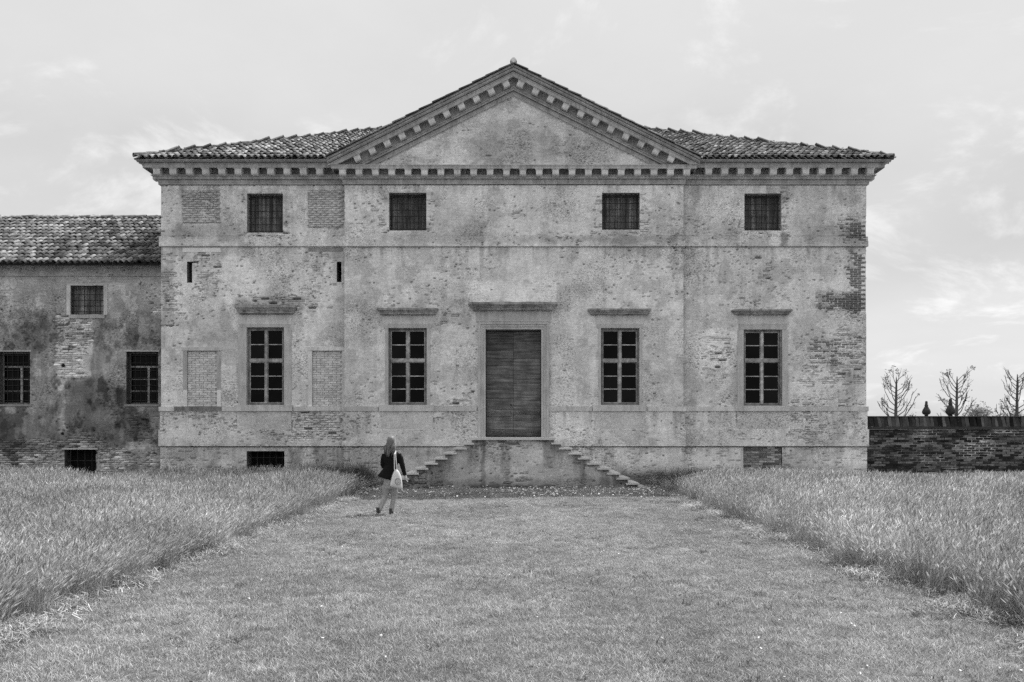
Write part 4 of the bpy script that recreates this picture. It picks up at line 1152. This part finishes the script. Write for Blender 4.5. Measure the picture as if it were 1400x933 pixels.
while z + .08 < zc0 + .01:
    x = ax0 + (.13 if row % 2 == 0 else .0) + .02
    while x < ax1 - .14:
        jx, jy, jz = random.gauss(0, .006), random.uniform(-.008, .010), random.gauss(0, .003)
        if n < 300 and x < PX(1420, DR) and z > .55:
            o = bpy.data.objects.new('brick', brick_mesh('brick_dark', random.randrange(5)))
            place(o, gw, (x + jx, DR + .04 + jy, z + .04 + jz)); o.scale = (.98, 1, 1.05); n += 1
        else:
            M4 = Matrix.Translation((x + jx, DR + .04 + jy, z + .04 + jz)); bm_ = BRICKV[random.randrange(5)]
            joined.add([M4 @ Vector(v) for v in bm_.v], bm_.f, .3 + 1.6 * random.random() ** 2.2)
        x += .262
    z += .08; row += 1
q = NT('joined_sooty_brick'); n1 = q.rng(q.noise(9, 6, .7), .3, .7, .6, 1.4)
jb = q.done(q.mul(.085, q.attr(), n1), .9, q.noise(45, 5, .7), .5, .01, .15)
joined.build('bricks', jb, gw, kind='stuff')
m = MB(); m.box(ax0 - .02, ax1, DR - .07, DR + .45, zc0 + .002, zc1, .06); m.build('coping_ledge', MAT['mortar'], gw)
x = ax0
CO = []
for k in range(4):
    m = MB(); w = .105
    dt = .115
    vs = [(-w / 2, -.06, 0), (w / 2, -.06 + random.uniform(-.01, .01), 0), (w / 2, .26, 0), (-w / 2, .26, 0), (-w / 2, .02, ztop - zc1), (w / 2, .03, ztop - zc1 - .01), (w / 2, .22, ztop - zc1), (-w / 2, .22, ztop - zc1)]
    m.add(vs, [(0, 1, 5, 4), (1, 2, 6, 5), (2, 3, 7, 6), (3, 0, 4, 7), (4, 5, 6, 7), (3, 2, 1, 0)], .6); me = m.mesh('coping_brick'); me.materials.append(MAT['brick_dark']); CO.append(me)
while x < ax1 - .2:
    w = random.uniform(.8, 1.35)
    o = bpy.data.objects.new('coping_brick', random.choice(CO))
    place(o, gw, (x + .06 * w, DR + random.uniform(-.008, .012), zc1 + random.uniform(0, .004))); o.scale = (w, 1, 1); o.rotation_euler = (random.gauss(0, .02), random.gauss(0, .05), 0)
    x += .113 * w
m = MB(); m.box(ax0, ax1, DR + .0, DR + .26, ztop - .006, ztop + .02, .10); m.build('coping_cap', MAT['mortar'], gw)

# pear-shaped finials on the wall
for (u, vt, k, lab) in ((1266.5, 548.5, .88, 'smaller dark pear-shaped stone finial on the garden wall, nearer the villa'), (1299.5, 545, 1.0, 'larger dark pear-shaped stone finial on the garden wall, before the middle tree')):
    hgt = (PZ(vt, DR + .1) - ztop - .02)
    fo = empty('stone_finial', (PX(u, DR + .13), DR + .13, ztop + .018), lab, 'finial', 'stone finials on the garden wall')
    r = .155 * k
    m = MB(); m.lathe([(r * .35, 0), (r * .45, hgt * .05), (r * .38, hgt * .09)], n=14); m.build('base', MAT['finial'], fo, fo.location)
    m = MB(); m.lathe([(r * .4, hgt * .085), (r * .85, hgt * .14), (r, hgt * .25), (r * .97, hgt * .34), (r * .80, hgt * .45), (r * .55, hgt * .56), (r * .40, hgt * .64), (r * .36, hgt * .68)], n=16); m.build('bulb', MAT['finial'], fo, fo.location, smooth=True)
    m = MB(); m.lathe([(r * .44, hgt * .675), (r * .44, hgt * .73), (r * .34, hgt * .74), (r * .28, hgt * .96), (r * .20, hgt)], n=14); m.build('neck', MAT['finial'], fo, fo.location)

# ================================================================== TREES behind the wall
def leaf_quads(m, c, n, r, s, flat=.8):
    for _ in range(n):
        p = Vector(c) + Vector((random.gauss(0, r), random.gauss(0, r), random.gauss(0, r * flat)))
        a = Vector((random.gauss(0, 1), random.gauss(0, 1), random.gauss(0, 1))).normalized(); b_ = a.orthogonal().normalized()
        l = s * random.uniform(.6, 1.3)
        m.add([p - a * l, p + b_ * l * .5, p + a * l, p - b_ * l * .5], [(0, 1, 2, 3)], random.uniform(.5, 1.5))
def pollard(u, d, vtop, lab, seed, lean=0.0, dens=1.0):
    random.seed(seed)
    x = PX(u, d); zt_ = PZ(vtop, d)
    t = empty('pollarded_tree', (x, d, 0), lab, 'tree', 'pollarded trees behind the garden wall')
    k = d / F                                                     # metres per photograph pixel at this distance
    m = MB(); tp = [(x, d, 0), (x + .02, d, 1.2), (x - .03 + lean * .5, d, 2.6), (x + lean, d, zt_ - 18 * k), (x + lean * 1.2, d, zt_ - 6 * k)]
    m.tube(tp, [.14, .11, .085, .05, .02], 7); m.build('trunk', MAT['bark'], t)
    br = MB(); lv = MB(); zb = PZ(572, d) - .6
    n = int(22 * dens)
    for i in range(n):
        f = (i + random.random()) / n
        z0 = zb + (zt_ - 12 * k - zb) * f
        side = 1 if i % 2 else -1
        L = (27 - 10 * f) * k * random.uniform(.7, 1.1)
        az = random.gauss(0, .7); rise = random.uniform(.45, 1.0) + .9 * f
        xx = x - .03 + lean * f
        dx_, dy_ = side * math.cos(az), math.sin(az)
        p0 = Vector((xx, d, z0)); p1 = p0 + Vector((dx_ * L * .45, dy_ * L * .45, L * .45 * rise * .6)); p2 = p0 + Vector((dx_ * L * .8, dy_ * L * .8, L * rise * .75)); p3 = p0 + Vector((dx_ * L * (.8 + .2 * (1 - f)), dy_ * L, L * rise * 1.15))
        p3.z = min(p3.z, zt_); p2.z = min(p2.z, zt_ - .12)
        r0 = .034 * (1 - .45 * f)
        br.tube([p0, p1, p2, p3], [r0, r0 * .75, r0 * .55, r0 * .4], 5)
        for _ in range(4):
            q0 = p1.lerp(p3, random.uniform(.1, .9)); q1 = q0 + Vector((dx_ * random.uniform(.0, .35), random.uniform(-.2, .2), random.uniform(.12, .4)))
            br.tube([q0, q1], [r0 * .45, r0 * .25], 4)
            if random.random() < .22: leaf_quads(lv, q1, 12, .07, .055)
        if random.random() < .3: leaf_quads(lv, p2, 14, .09, .055)
    br.build('branches', MAT['bark'], t); lv.build('leaves', MAT['leaf'], t)
pollard(1225.5, 45, 510, 'leftmost bare pollarded tree behind the garden wall, next to the villa corner', 3)
pollard(1308.5, 45, 509, 'middle pollarded tree behind the larger finial on the wall', 11)
pollard(1391, 45, 506, 'pollarded tree cut by the right edge of the picture', 5, dens=1.1)
random.seed(99)
def bush(name, u, d, v0, wpx, lab, mat, s, n=70, cat='tree'):
    x = PX(u, d); k = d / F; zt_ = PZ(v0, d); R = wpx * k / 2
    t = empty(name, (x, d, 0), lab, cat)
    m = MB(); m.tube([(x, d, 0), (x + .1, d, zt_ * .5), (x, d, zt_ * .8)], [R * .12, R * .09, R * .04], 7)
    for _ in range(7):
        a = random.uniform(0, 6.28); m.tube([(x, d, zt_ * .45), (x + R * .6 * math.cos(a), d + R * .6 * math.sin(a), zt_ * .78)], [R * .06, R * .02], 5)
    m.build('trunk', MAT['bark'], t)
    lv = MB(); hgt = zt_ - 1.5
    for _ in range(n):
        a = random.uniform(0, 6.28); rr = R * .85 * math.sqrt(random.random()); f = random.random()
        z = 1.2 + (zt_ - 1.4) * f * math.sqrt(max(0.05, 1 - (rr / R) ** 2 * .8))
        leaf_quads(lv, (x + rr * math.cos(a), d + rr * math.sin(a), z), 26, s * 2.6, s)
    lv.build('crown', mat, t)
bush('round_tree', 1337, 95, 549.5, 34, 'small round-headed tree far beyond the garden wall', MAT['leaf_far'], .16, 90)
bush('leafy_shrub', 1386, 52, 559, 44, 'pale leafy shrub at the foot of the rightmost pollarded tree', MAT['leaf_pale'], .09, 90, 'shrub')
bush('leafy_shrub', 1246, 40, 558, 16, 'small leafy shrub just left of the smaller finial', MAT['leaf'], .055, 14, 'shrub')

# ================================================================== GRASS (stuff)
def tuft(name, n, spread, h0, h1, w, lean, bend, mat, heads=0.0, headmat=None, flat=False, seed=0, seg=3):
    R = random.Random(seed); V = []; Fc = []; T = []
    for i in range(n):
        a = R.uniform(0, 6.283); r = spread * math.sqrt(R.random()); bx, by = r * math.cos(a), r * math.sin(a)
        h = R.uniform(h0, h1); az = R.uniform(0, 6.283)
        lx = lean + R.gauss(0, bend); ly = R.gauss(0, bend)
        ww = w * R.uniform(.6, 1.3); cx, cy = math.cos(az) * ww / 2, math.sin(az) * ww / 2
        t = R.uniform(.40, 1.60); b0 = len(V)
        for k in range(seg + 1):
            f = k / seg
            px, py, pz = bx + lx * h * f ** 1.7, by + ly * h * f ** 1.7, (h * f * (1 - .12 * f) if not flat else .03 + .06 * R.random())
            if flat: px, py = bx + math.cos(az) * h * (f - .5) + R.gauss(0, .02), by + math.sin(az) * h * (f - .5)
            s = 1 - f * .8
            if flat: V += [(px - math.sin(az) * ww / 2, py + math.cos(az) * ww / 2, pz), (px + math.sin(az) * ww / 2, py - math.cos(az) * ww / 2, pz)]
            else: V += [(px - cx * s, py - cy * s, pz), (px + cx * s, py + cy * s, pz)]
            T += [t * (.75 + .35 * f)] * 2
        for k in range(seg): Fc.append((b0 + 2 * k, b0 + 2 * k + 1, b0 + 2 * k + 3, b0 + 2 * k + 2))
        if R.random() < heads:
            tip = Vector((bx + lx * h, by + ly * h, h * .88)); dr = Vector((lx * 1.7 + R.gauss(0, .1), ly * 1.7, .76)).normalized(); L = R.uniform(.05, .11); sd = dr.orthogonal().normalized(); wd = R.uniform(.004, .008)
            s2 = dr.cross(sd); b0 = len(V)
            V += [tip, tip + dr * L * .4 + sd * wd, tip + dr * L * .4 - sd * wd, tip + dr * L * .4 + s2 * wd, tip + dr * L * .4 - s2 * wd, tip + dr * L]
            T += [t * 1.1 + .25] * 6
            Fc += [(b0, b0 + 1, b0 + 5, b0 + 2), (b0, b0 + 3, b0 + 5, b0 + 4)]
    me = bpy.data.meshes.new(name); me.from_pydata([tuple(v) for v in V], [], Fc)
    at = me.attributes.new('tone', 'FLOAT', 'POINT'); at.data.foreach_set('value', np.array(T, dtype=np.float32))
    me.materials.append(mat); me.update()
    return me
def source_collection(name, meshes):
    c = bpy.data.collections.new(name)
    for i, me in enumerate(meshes):
        o = bpy.data.objects.new('%s_%02d' % (name, i), me); c.objects.link(o)
    return c
def scatter(name, pts, rot, scl, coll, n_src, label, cat, mat):
    me = bpy.data.meshes.new(name)
    me.vertices.add(len(pts)); me.vertices.foreach_set('co', np.asarray(pts, dtype=np.float32).ravel())
    a = me.attributes.new('rot', 'FLOAT_VECTOR', 'POINT'); a.data.foreach_set('vector', np.asarray(rot, dtype=np.float32).ravel())
    a = me.attributes.new('scl', 'FLOAT_VECTOR', 'POINT'); a.data.foreach_set('vector', np.asarray(scl, dtype=np.float32).ravel())
    a = me.attributes.new('idx', 'INT', 'POINT'); a.data.foreach_set('value', rng.integers(0, n_src, len(pts)).astype(np.int32))
    me.materials.append(mat)
    o = bpy.data.objects.new(name, me); place(o, None, (0, 0, 0)); tag(o, label, None, None, 'stuff')
    ng = bpy.data.node_groups.new(name + '_nodes', 'GeometryNodeTree')
    ng.interface.new_socket('Geometry', in_out='INPUT', socket_type='NodeSocketGeometry')
    ng.interface.new_socket('Geometry', in_out='OUTPUT', socket_type='NodeSocketGeometry')
    gi_ = ng.nodes.new('NodeGroupInput'); go = ng.nodes.new('NodeGroupOutput')
    ip = ng.nodes.new('GeometryNodeInstanceOnPoints'); ci = ng.nodes.new('GeometryNodeCollectionInfo')
    ci.inputs['Collection'].default_value = coll; ci.inputs['Separate Children'].default_value = True; ci.inputs['Reset Children'].default_value = True
    def na(nm, ty):
        q_ = ng.nodes.new('GeometryNodeInputNamedAttribute'); q_.data_type = ty; q_.inputs['Name'].default_value = nm
        return next(s for s in q_.outputs if s.enabled and s.name == 'Attribute')
    ng.links.new(gi_.outputs[0], ip.inputs['Points']); ng.links.new(ci.outputs[0], ip.inputs['Instance'])
    ip.inputs['Pick Instance'].default_value = True
    ng.links.new(na('idx', 'INT'), ip.inputs['Instance Index']); ng.links.new(na('rot', 'FLOAT_VECTOR'), ip.inputs['Rotation']); ng.links.new(na('scl', 'FLOAT_VECTOR'), ip.inputs['Scale'])
    ng.links.new(ip.outputs[0], go.inputs[0])
    md = o.modifiers.new('scatter', 'NODES'); md.node_group = ng
    return o

def path_half(y, side): return 4.42 + .05 * side + .18 * (fbm(y * .55 + 30 * side, y * 0 + 3, 120, 4) - .5) * 2 + .16 * (fbm(y * 3.1 + 9 * side, y * 0 + 7, 124, 3) - .5) * 2
def sample(n, x0, x1, y0, y1, dens):
    x = rng.uniform(x0, x1, n); y = rng.uniform(y0, y1, n); k = rng.random(n) < dens(x, y); return x[k], y[k]
MARG = 1.8
def in_view(x, y): return np.abs(x) < .612 * y + MARG
# tall meadow either side of the mown path
n = 105000
x, y = sample(n, -20, 20, 5.5, 27.5, lambda x, y: in_view(x, y) * (np.abs(x) > path_half(y, np.sign(x))) * np.where(y < 13, 1.0, .72)
              * ~((y > 27.45) & (np.abs(x) < 12)))
keep = ~((np.abs(x - cmid) < 4.35) & (y > DS - .25)); x, y = x[keep], y[keep]
edge = np.abs(x) - path_half(y, np.sign(x))
hgt = (.62 + .5 * fbm(x * .45, y * .45, 131, 4) + .34 * fbm(x * 1.7, y * 1.7, 132, 3)) * (.86 + .14 * sstep(0, .7, edge))
hgt *= 1 + .22 * sstep(14, 19, y) * np.where(x > 0, .75, 1.0)
hgt *= 1 - .45 * sstep(22.3, 24.0, y)
rot = np.stack([rng.normal(0, .05, len(x)), rng.normal(0.0, .05, len(x)) + .14 * (fbm(x * .5, y * .5, 133) - .35), rng.normal(0, .9, len(x))], -1)
wv = 1.15 * np.ones_like(hgt)
TALL = source_collection('meadow_tuft', [tuft('meadow_tuft', 34, .10, .22, .66, .0033, .18, .22, MAT['grass'], .40, seed=40 + k) for k in range(9)])
scatter('meadow_grass', np.stack([x, y, ground_z(x, y) - .01], -1), rot, np.stack([wv, wv, hgt], -1), TALL, 9, 'tall seeding meadow grass either side of the mown path', 'grass', MAT['grass'])
x, y = sample(5200, -19, 19, 7, 22.5, lambda x, y: in_view(x, y) * (np.abs(x) > 4.8) * (.08 + .9 * sstep(.5, .66, fbm(x * .4 + 5, y * .4, 173, 3))))
ST = source_collection('stalk_tuft', [tuft('stalk_tuft', 7, .12, .55, .85, .0055, .22, .16, MAT['stalk'], .95, seed=150 + k) for k in range(5)])
scatter('seed_stalks', np.stack([x, y, ground_z(x, y) - .01], -1), np.stack([0 * x, rng.normal(0, .1, len(x)), rng.normal(0, .8, len(x))], -1), np.ones((len(x), 3)) * rng.uniform(.8, 1.1, (len(x), 1)), ST, 5, 'darker seed stalks standing above the meadow grass', 'stalks', MAT['stalk'])
# mown lawn
n = 62000
x, y = sample(n, -5, 5, 4.6, 27.0, lambda x, y: (np.abs(x) < path_half(y, np.sign(x)) + .15) * np.where(y < 11, 1.0, np.where(y < 17, .8, .55)))
keep = ~((np.abs(x - cmid) < 4.0) & (y > DS - .1)); x, y = x[keep], y[keep]
s = .75 + .6 * fbm(x * .8, y * .8, 141, 4)
s = s * (1 + .5 * sstep(23, 24.8, y))
rot = np.stack([rng.normal(0, .08, len(x)), rng.normal(0, .08, len(x)), rng.uniform(0, 6.28, len(x))], -1)
LAWN = source_collection('lawn_tuft', [tuft('lawn_tuft', 28, .085, .014, .046, .0048, .1, .6, MAT['lawn'], 0, seed=70 + k, seg=2) for k in range(7)])
scatter('lawn_grass', np.stack([x, y, ground_z(x, y) - .004], -1), rot, np.stack([s ** .3 * 1.1, s ** .3 * 1.1, s], -1), LAWN, 7, 'short mown lawn grass leading to the stair', 'grass', MAT['lawn'])
# broad-leaved weeds in the lawn
x, y = sample(2600, -4.6, 4.6, 4.8, 24, lambda x, y: .08 + .9 * sstep(.52, .66, fbm(x * .7 + 21, y * .7, 171, 3)))
LW = source_collection('lawn_weed', [tuft('lawn_weed', 14, .06, .03, .09, .016, .0, 1.1, MAT['lawn_weed'], 0, seed=130 + k, seg=2) for k in range(4)])
scatter('lawn_weeds', np.stack([x, y, ground_z(x, y)], -1), np.stack([0 * x, 0 * x, rng.uniform(0, 6.28, len(x))], -1), np.ones((len(x), 3)) * rng.uniform(.6, 1.2, (len(x), 1)), LW, 4, 'broad-leaved weeds growing through the mown lawn', 'weeds', MAT['lawn_weed'])
# cut hay lying along both edges of the path
n = 4200
y = rng.uniform(5.5, 24.5, n); sd = rng.choice([-1, 1], n); dens = (.2 + .8 * sstep(.46, .62, fbm(y * 1.1 + 60 * sd, y * 0, 151, 3)))
k = rng.random(n) < dens; y, sd = y[k], sd[k]
x = sd * (path_half(y, sd) - rng.normal(.02, .17, len(y)))
HAY = source_collection('hay_wisp', [tuft('hay_wisp', 12, .16, .05, .16, .0045, 0, .2, MAT['hay'], 0, flat=True, seed=90 + k) for k in range(5)])
scatter('cut_hay', np.stack([x, y, ground_z(x, y) + .005], -1), np.stack([rng.normal(0, .15, len(x)), rng.normal(0, .15, len(x)), rng.uniform(0, 6.28, len(x))], -1), np.ones((len(x), 3)) * rng.uniform(.7, 1.4, (len(x), 1)), HAY, 5, 'pale cut hay lying along the edges of the mown path', 'hay', MAT['hay'])
# dark weeds against the foot of the facade beside the stair
def weeds(x0, x1, y0, y1, n): return rng.uniform(x0, x1, n), rng.uniform(y0, y1, n)
w1 = weeds(-6.3, -4.3, 24.2, 27.2, 150); w2 = weeds(4.6, 6.2, 23.6, 27.2, 130); w3 = weeds(-4.5, 4.5, DS - .35, DS - .1, 90)
x = np.concatenate([w1[0], w2[0], w3[0]]); y = np.concatenate([w1[1], w2[1], w3[1]])
s = np.concatenate([np.full(150, 1.0), np.full(130, .8), np.full(90, .16)]) * rng.uniform(.7, 1.25, len(x))
keep = ~((np.abs(x - cmid) < 4.02) & (y > DS - .1)); x, y, s = x[keep], y[keep], s[keep]
WEED = source_collection('weed_tuft', [tuft('weed_tuft', 40, .16, .35, .85, .012, .12, .22, MAT['weed'], .1, seed=110 + k) for k in range(4)])
scatter('dark_weeds', np.stack([x, y, ground_z(x, y) - .01], -1), np.stack([0 * x, rng.normal(0, .1, len(x)), rng.uniform(0, 6.28, len(x))], -1), np.stack([np.sqrt(s), np.sqrt(s), s], -1), WEED, 4, 'dark rank weeds at the foot of the facade beside the stair', 'weeds', MAT['weed'])
# daisies
def daisy(seed):
    m = MB(); R = random.Random(seed)
    a = [(.019 * math.cos(t) * (1 if i % 2 else .6), .019 * math.sin(t) * (1 if i % 2 else .6), .075 + .004 * (i % 2)) for i, t in enumerate(np.linspace(0, 6.283, 16, endpoint=False))]
    m.add(a + [(0, 0, .078)], [(i, (i + 1) % 16, 16) for i in range(16)], 1.0)
    m.tube([(0, 0, 0), (.004, 0, .076)], .0015, 3, .3)
    me = m.mesh('daisy'); me.materials.append(MAT['petal']); return me
DAI = source_collection('daisy', [daisy(1), daisy(2)])
x1_, y1_ = sample(1900, -5.2, 4.6, 21.2, DS - .12, lambda x, y: sstep(20.8, 23.5, y) * (.25 + .75 * sstep(.4, .6, fbm(x * .9, y * .9, 161, 3))))
x2_, y2_ = sample(700, -4.6, 4.6, 5.5, 22, lambda x, y: .12 + .7 * sstep(.55, .68, fbm(x * .6 + 8, y * .6, 163, 3)))
x = np.concatenate([x1_, x2_]); y = np.concatenate([y1_, y2_])
ss = np.concatenate([rng.uniform(.9, 1.7, len(x1_)), rng.uniform(.4, .8, len(x2_))])[:, None] * np.ones(3)
scatter('daisies', np.stack([x, y, ground_z(x, y)], -1), np.stack([rng.normal(-.25, .35, len(x)), rng.normal(0, .35, len(x)), rng.uniform(0, 6.28, len(x))], -1), ss, DAI, 2, 'white daisies dotted over the lawn before the stair', 'daisies', MAT['petal'])

# ================================================================== WOMAN with a tote bag
DP = 17.9
KP = DP / F
def W(u, v, dy=0.0): return Vector((PX(u, DP), DP + dy, PZ(v, DP)))
px0 = PX(533, DP)
person = empty('person', (px0, DP, 0), 'person seen from behind walking over the lawn in black jacket and light trousers', 'person')
gz0 = float(ground_z(px0, DP))
body = MB()
# torso, neck, head
body.loft([(W(534, 668), .12, .09, 0), (W(534, 660), .14, .10, 0), (W(534.5, 648), .135, .10, 0), (W(535, 638), .125, .095, 0), (W(535.5, 628), .155, .10, 0), (W(535.5, 621.5), .16, .085, 0), (W(535.5, 617.5), .10, .065, 0), (W(535.3, 615.5), .052, .052, 0), (W(535.2, 611.5), .048, .05, 0)], 14)
body.loft([(W(535.2, 613.2, .03), .045, .05, 0), (W(535.2, 611.4, .025), .062, .082, 0), (W(535.1, 607.5, .01), .074, .098, 0), (W(535, 603.5), .078, .102, 0), (W(535, 600, -.003), .070, .09, 0), (W(535, 597.8), .04, .052, 0), (W(535, 597.2), .005, .01, 0)], 16)
body.tube([W(535.2, 606.6, .09), W(535.2, 608.4, .122), W(535.2, 609.2, .10)], [.010, .016, .012], 6)      # nose, turned to the villa
for s in (-1, 1): body.loft([(W(535 + s * 5.1, 607.8, .0), .006, .02, 0), (W(535 + s * 5.3, 606, .0), .012, .024, 0), (W(535 + s * 5.2, 604.3, 0), .006, .02, 0)], 6)
# legs: left one behind in mid-stride
def limb(m, pts, rad, n=10, tone=None): m.tube(pts, rad, n, tone)
LL = [W(530.2, 661, 0), W(526.4, 679, .05), W(519.6, 696, -.06), W(517.8, 700.6, -.09)]
RL = [W(538.8, 661, 0), W(538.0, 680, .07), W(535, 698.5, .04), W(534.3, 702.3, .02)]
limb(body, LL, [.078, .052, .040, .034]); limb(body, RL, [.078, .052, .040, .034])
# right arm hangs, left arm bent forward
RA = [W(546.5, 622.5), W(550.2, 637, -.02), W(553.6, 651, .02)]
LA = [W(524.8, 622.5), W(522.8, 636, .04), W(527.5, 645, .22)]
limb(body, RA, [.050, .041, .028], 8); limb(body, LA, [.050, .041, .028], 8)
def hand(wr, d, side, out):
    d = d.normalized(); side = (side - d * side.dot(d)).normalized(); nrm = d.cross(side)
    body.tube([wr, wr + d * .04, wr + d * .085], [.024, .036, .034], 8)
    for i, L in enumerate((.062, .072, .068, .052)):
        b0 = wr + d * .075 + side * (.027 - .018 * i)
        body.tube([b0, b0 + d * L * .45 + nrm * .004, b0 + d * L * .8 + nrm * .016 * out, b0 + d * L + nrm * .03 * out], [.0095, .009, .0085, .007], 5)
    tb = wr + d * .025 + side * .026
    body.tube([tb, tb + d * .03 + side * .025, tb + d * .06 + side * .028], [.011, .010, .008], 5)
hand(RA[2], RA[2] - RA[1], Vector((0, 1, 0)), 1); hand(LA[2], LA[2] - LA[1], Vector((1, 0, .3)), 1)
bo = body.build('body', MAT['skin'], person, smooth=True)
rm = bo.modifiers.new('one_surface', 'REMESH'); rm.mode = 'VOXEL'; rm.voxel_size = .009; rm.use_smooth_shade = True
# trousers
t = MB()
t.loft([(W(534.3, 668.5), .135, .10, 0), (W(534.3, 662), .155, .115, 0), (W(534.5, 650), .135, .105, 0)], 16)
for P_, k in ((LL, 0), (RL, 1)):
    t.tube([P_[0], P_[0].lerp(P_[1], .5), P_[1], P_[1].lerp(P_[2], .5), P_[2], P_[2].lerp(P_[3], .45)], [.092, .080, .062, .058, .055, .054], 12)
to = t.build('trousers', MAT['trousers'], person, smooth=True)
rm = to.modifiers.new('one_surface', 'REMESH'); rm.mode = 'VOXEL'; rm.voxel_size = .014; rm.use_smooth_shade = True
# jacket: fitted, flaring at the hem to the left
j = MB()
def hemz(a): return 0
secs = [(W(529.5, 655.5), .205, .15, .10), (W(530.4, 651), .195, .14, .10), (W(532.8, 643), .155, .12, .05), (W(534.8, 636), .132, .108, 0), (W(535.4, 630), .165, .118, 0), (W(535.6, 624), .185, .11, 0), (W(535.6, 620.2), .165, .095, 0), (W(535.5, 617.6), .105, .08, 0), (W(535.4, 615.8), .070, .068, 0)]
b0 = len(j.v)
j.loft(secs, 20)
for i in range(20 * 3):                                           # uneven hem, lower on the right
    x_, y_, z_ = j.v[i]; f = 1 - (i // 20) / 3
    j.v[i] = (x_, y_, z_ - f * .055 * (x_ - px0) / .2 + f * .01 * math.sin(5 * x_ * 9))
j.tube([W(545.0, 621.2), W(547.6, 627), W(550.4, 637, -.02), W(552.6, 647, .01), W(553.4, 650, .02)], [.058, .062, .054, .045, .043], 10)
j.tube([W(526.0, 621.2), W(524.2, 627), W(522.9, 636, .04), W(526.0, 643, .18), W(526.6, 644, .21)], [.058, .062, .054, .045, .043], 10)
jo = j.build('jacket', MAT['jacket'], person, smooth=True)
rm = jo.modifiers.new('one_surface', 'REMESH'); rm.mode = 'VOXEL'; rm.voxel_size = .013; rm.use_smooth_shade = True
# hair: cap and long locks down the back
hm = MB()
hm.loft([(W(534.6, 612, -.06), .085, .05, 0), (W(534.6, 609, -.04), .089, .075, 0), (W(534.9, 605, -.022), .090, .105, 0), (W(535, 601.5, -.012), .087, .112, 0), (W(535, 598.2, -.006), .076, .095, 0), (W(535, 596.3, -.003), .042, .055, 0), (W(535, 595.8), .006, .008, 0)], 16, 1.15)
R = random.Random(5)
for i in range(46):
    a = -math.pi * (i + .5) / 46
    rx = .092 * math.cos(a); ry = .088 * math.sin(a)
    c = W(535, 602); L = R.uniform(16, 23.5) - 5 * abs(math.cos(a)) ** 3
    top = c + Vector((rx * .8, ry * .75, .03)); 
    p1 = c + Vector((rx * 1.08, ry - .012, -.10)); p2 = W(535, 602 + L * .62) + Vector((rx * 1.25 - .022, -.10 + ry * .25, 0)); p3 = W(535, 602 + L) + Vector((rx * 1.0 - .04, -.115 + ry * .1 + R.uniform(-.01, .01), 0))
    hm.tube([top, p1, p2, p3], [.012, .017, .016, .004], 5, R.uniform(.55, 1.5) * (1.3 if math.cos(a) > .4 else .9))  # locks on the right toned lighter, painting in the sunlit side
hm.build('hair', MAT['hair'], person, smooth=True)
# shoes
for P_, k in ((LL[3], 0), (RL[3], 1)):
    s = MB(); yb = P_.y; zb = gz0 + .012 + (.03 if k == 0 else 0)
    s.loft([((P_.x, yb + .06, zb), .042, .125, 0), ((P_.x, yb + .06, zb + .025), .046, .128, 0), ((P_.x, yb + .05, zb + .05), .043, .11, 0), ((P_.x, yb + .005, zb + .085), .040, .055, 0), ((P_.x, yb, zb + .11), .042, .05, 0)], 12)
    s.build('shoe', MAT['shoe'], person, smooth=True)
# tote bag hanging from the right shoulder
bag = empty('tote_bag', tuple(W(543.5, 668, -.17)), 'pale canvas tote bag with round print hanging from the shoulder', 'bag')
bm = MB(); outline = [(541.0, 640.5), (544.5, 640.0), (548.2, 645.5), (551.2, 653), (552.2, 667.6), (552.0, 669.2), (550.6, 668.9), (543.5, 667.2), (535.6, 665.4), (534.4, 664.8), (534.6, 663.4), (536.4, 652)]
n = len(outline)
f_ = [W(u, v, -.20 - .02 * (i in (7,))) for i, (u, v) in enumerate(outline)]; bk = [W(u, v, -.145) for u, v in outline]
cf = W(543.5, 657, -.245); cb = W(543.5, 657, -.14)
bm.add(f_ + bk + [cf, cb], [(i, (i + 1) % n, 2 * n) for i in range(n)] + [(n + (i + 1) % n, n + i, 2 * n + 1) for i in range(n)] + [(i, n + i, n + (i + 1) % n, (i + 1) % n) for i in range(n)])
bo_ = bm.build('pouch', MAT['canvas'], bag, smooth=True)
sd_ = bo_.modifiers.new('soft', 'SUBSURF'); sd_.levels = 1; sd_.render_levels = 1
for (ua, ub, dy) in ((541.2, 540.2, -.19), (544.2, 542.0, -.17)):
    m = MB(); m.tube([W(ua, 642.5, dy), W((ua + ub) / 2, 630, -.165), W(ub, 621, -.125), W(541.3, 616.9, -.03), W(542, 619, .09)], .011, 5); m.build('strap', MAT['canvas'], bag)
m = MB(); ring = [W(546 + 3.6 * math.cos(a), 657.6 + 4.3 * math.sin(a), -.237) for a in np.linspace(0, 6.283, 22)]
m.tube(ring, .006, 4)
m.tube([W(544.2, 658.6, -.243), W(546, 660.0, -.243), W(548, 658.2, -.238)], .005, 4); m.tube([W(545, 655.4, -.243), W(545.4, 656.6, -.243)], .005, 4); m.tube([W(547.3, 655.2, -.24), W(547.4, 656.4, -.24)], .005, 4)
m.build('round_print', MAT['print'], bag)
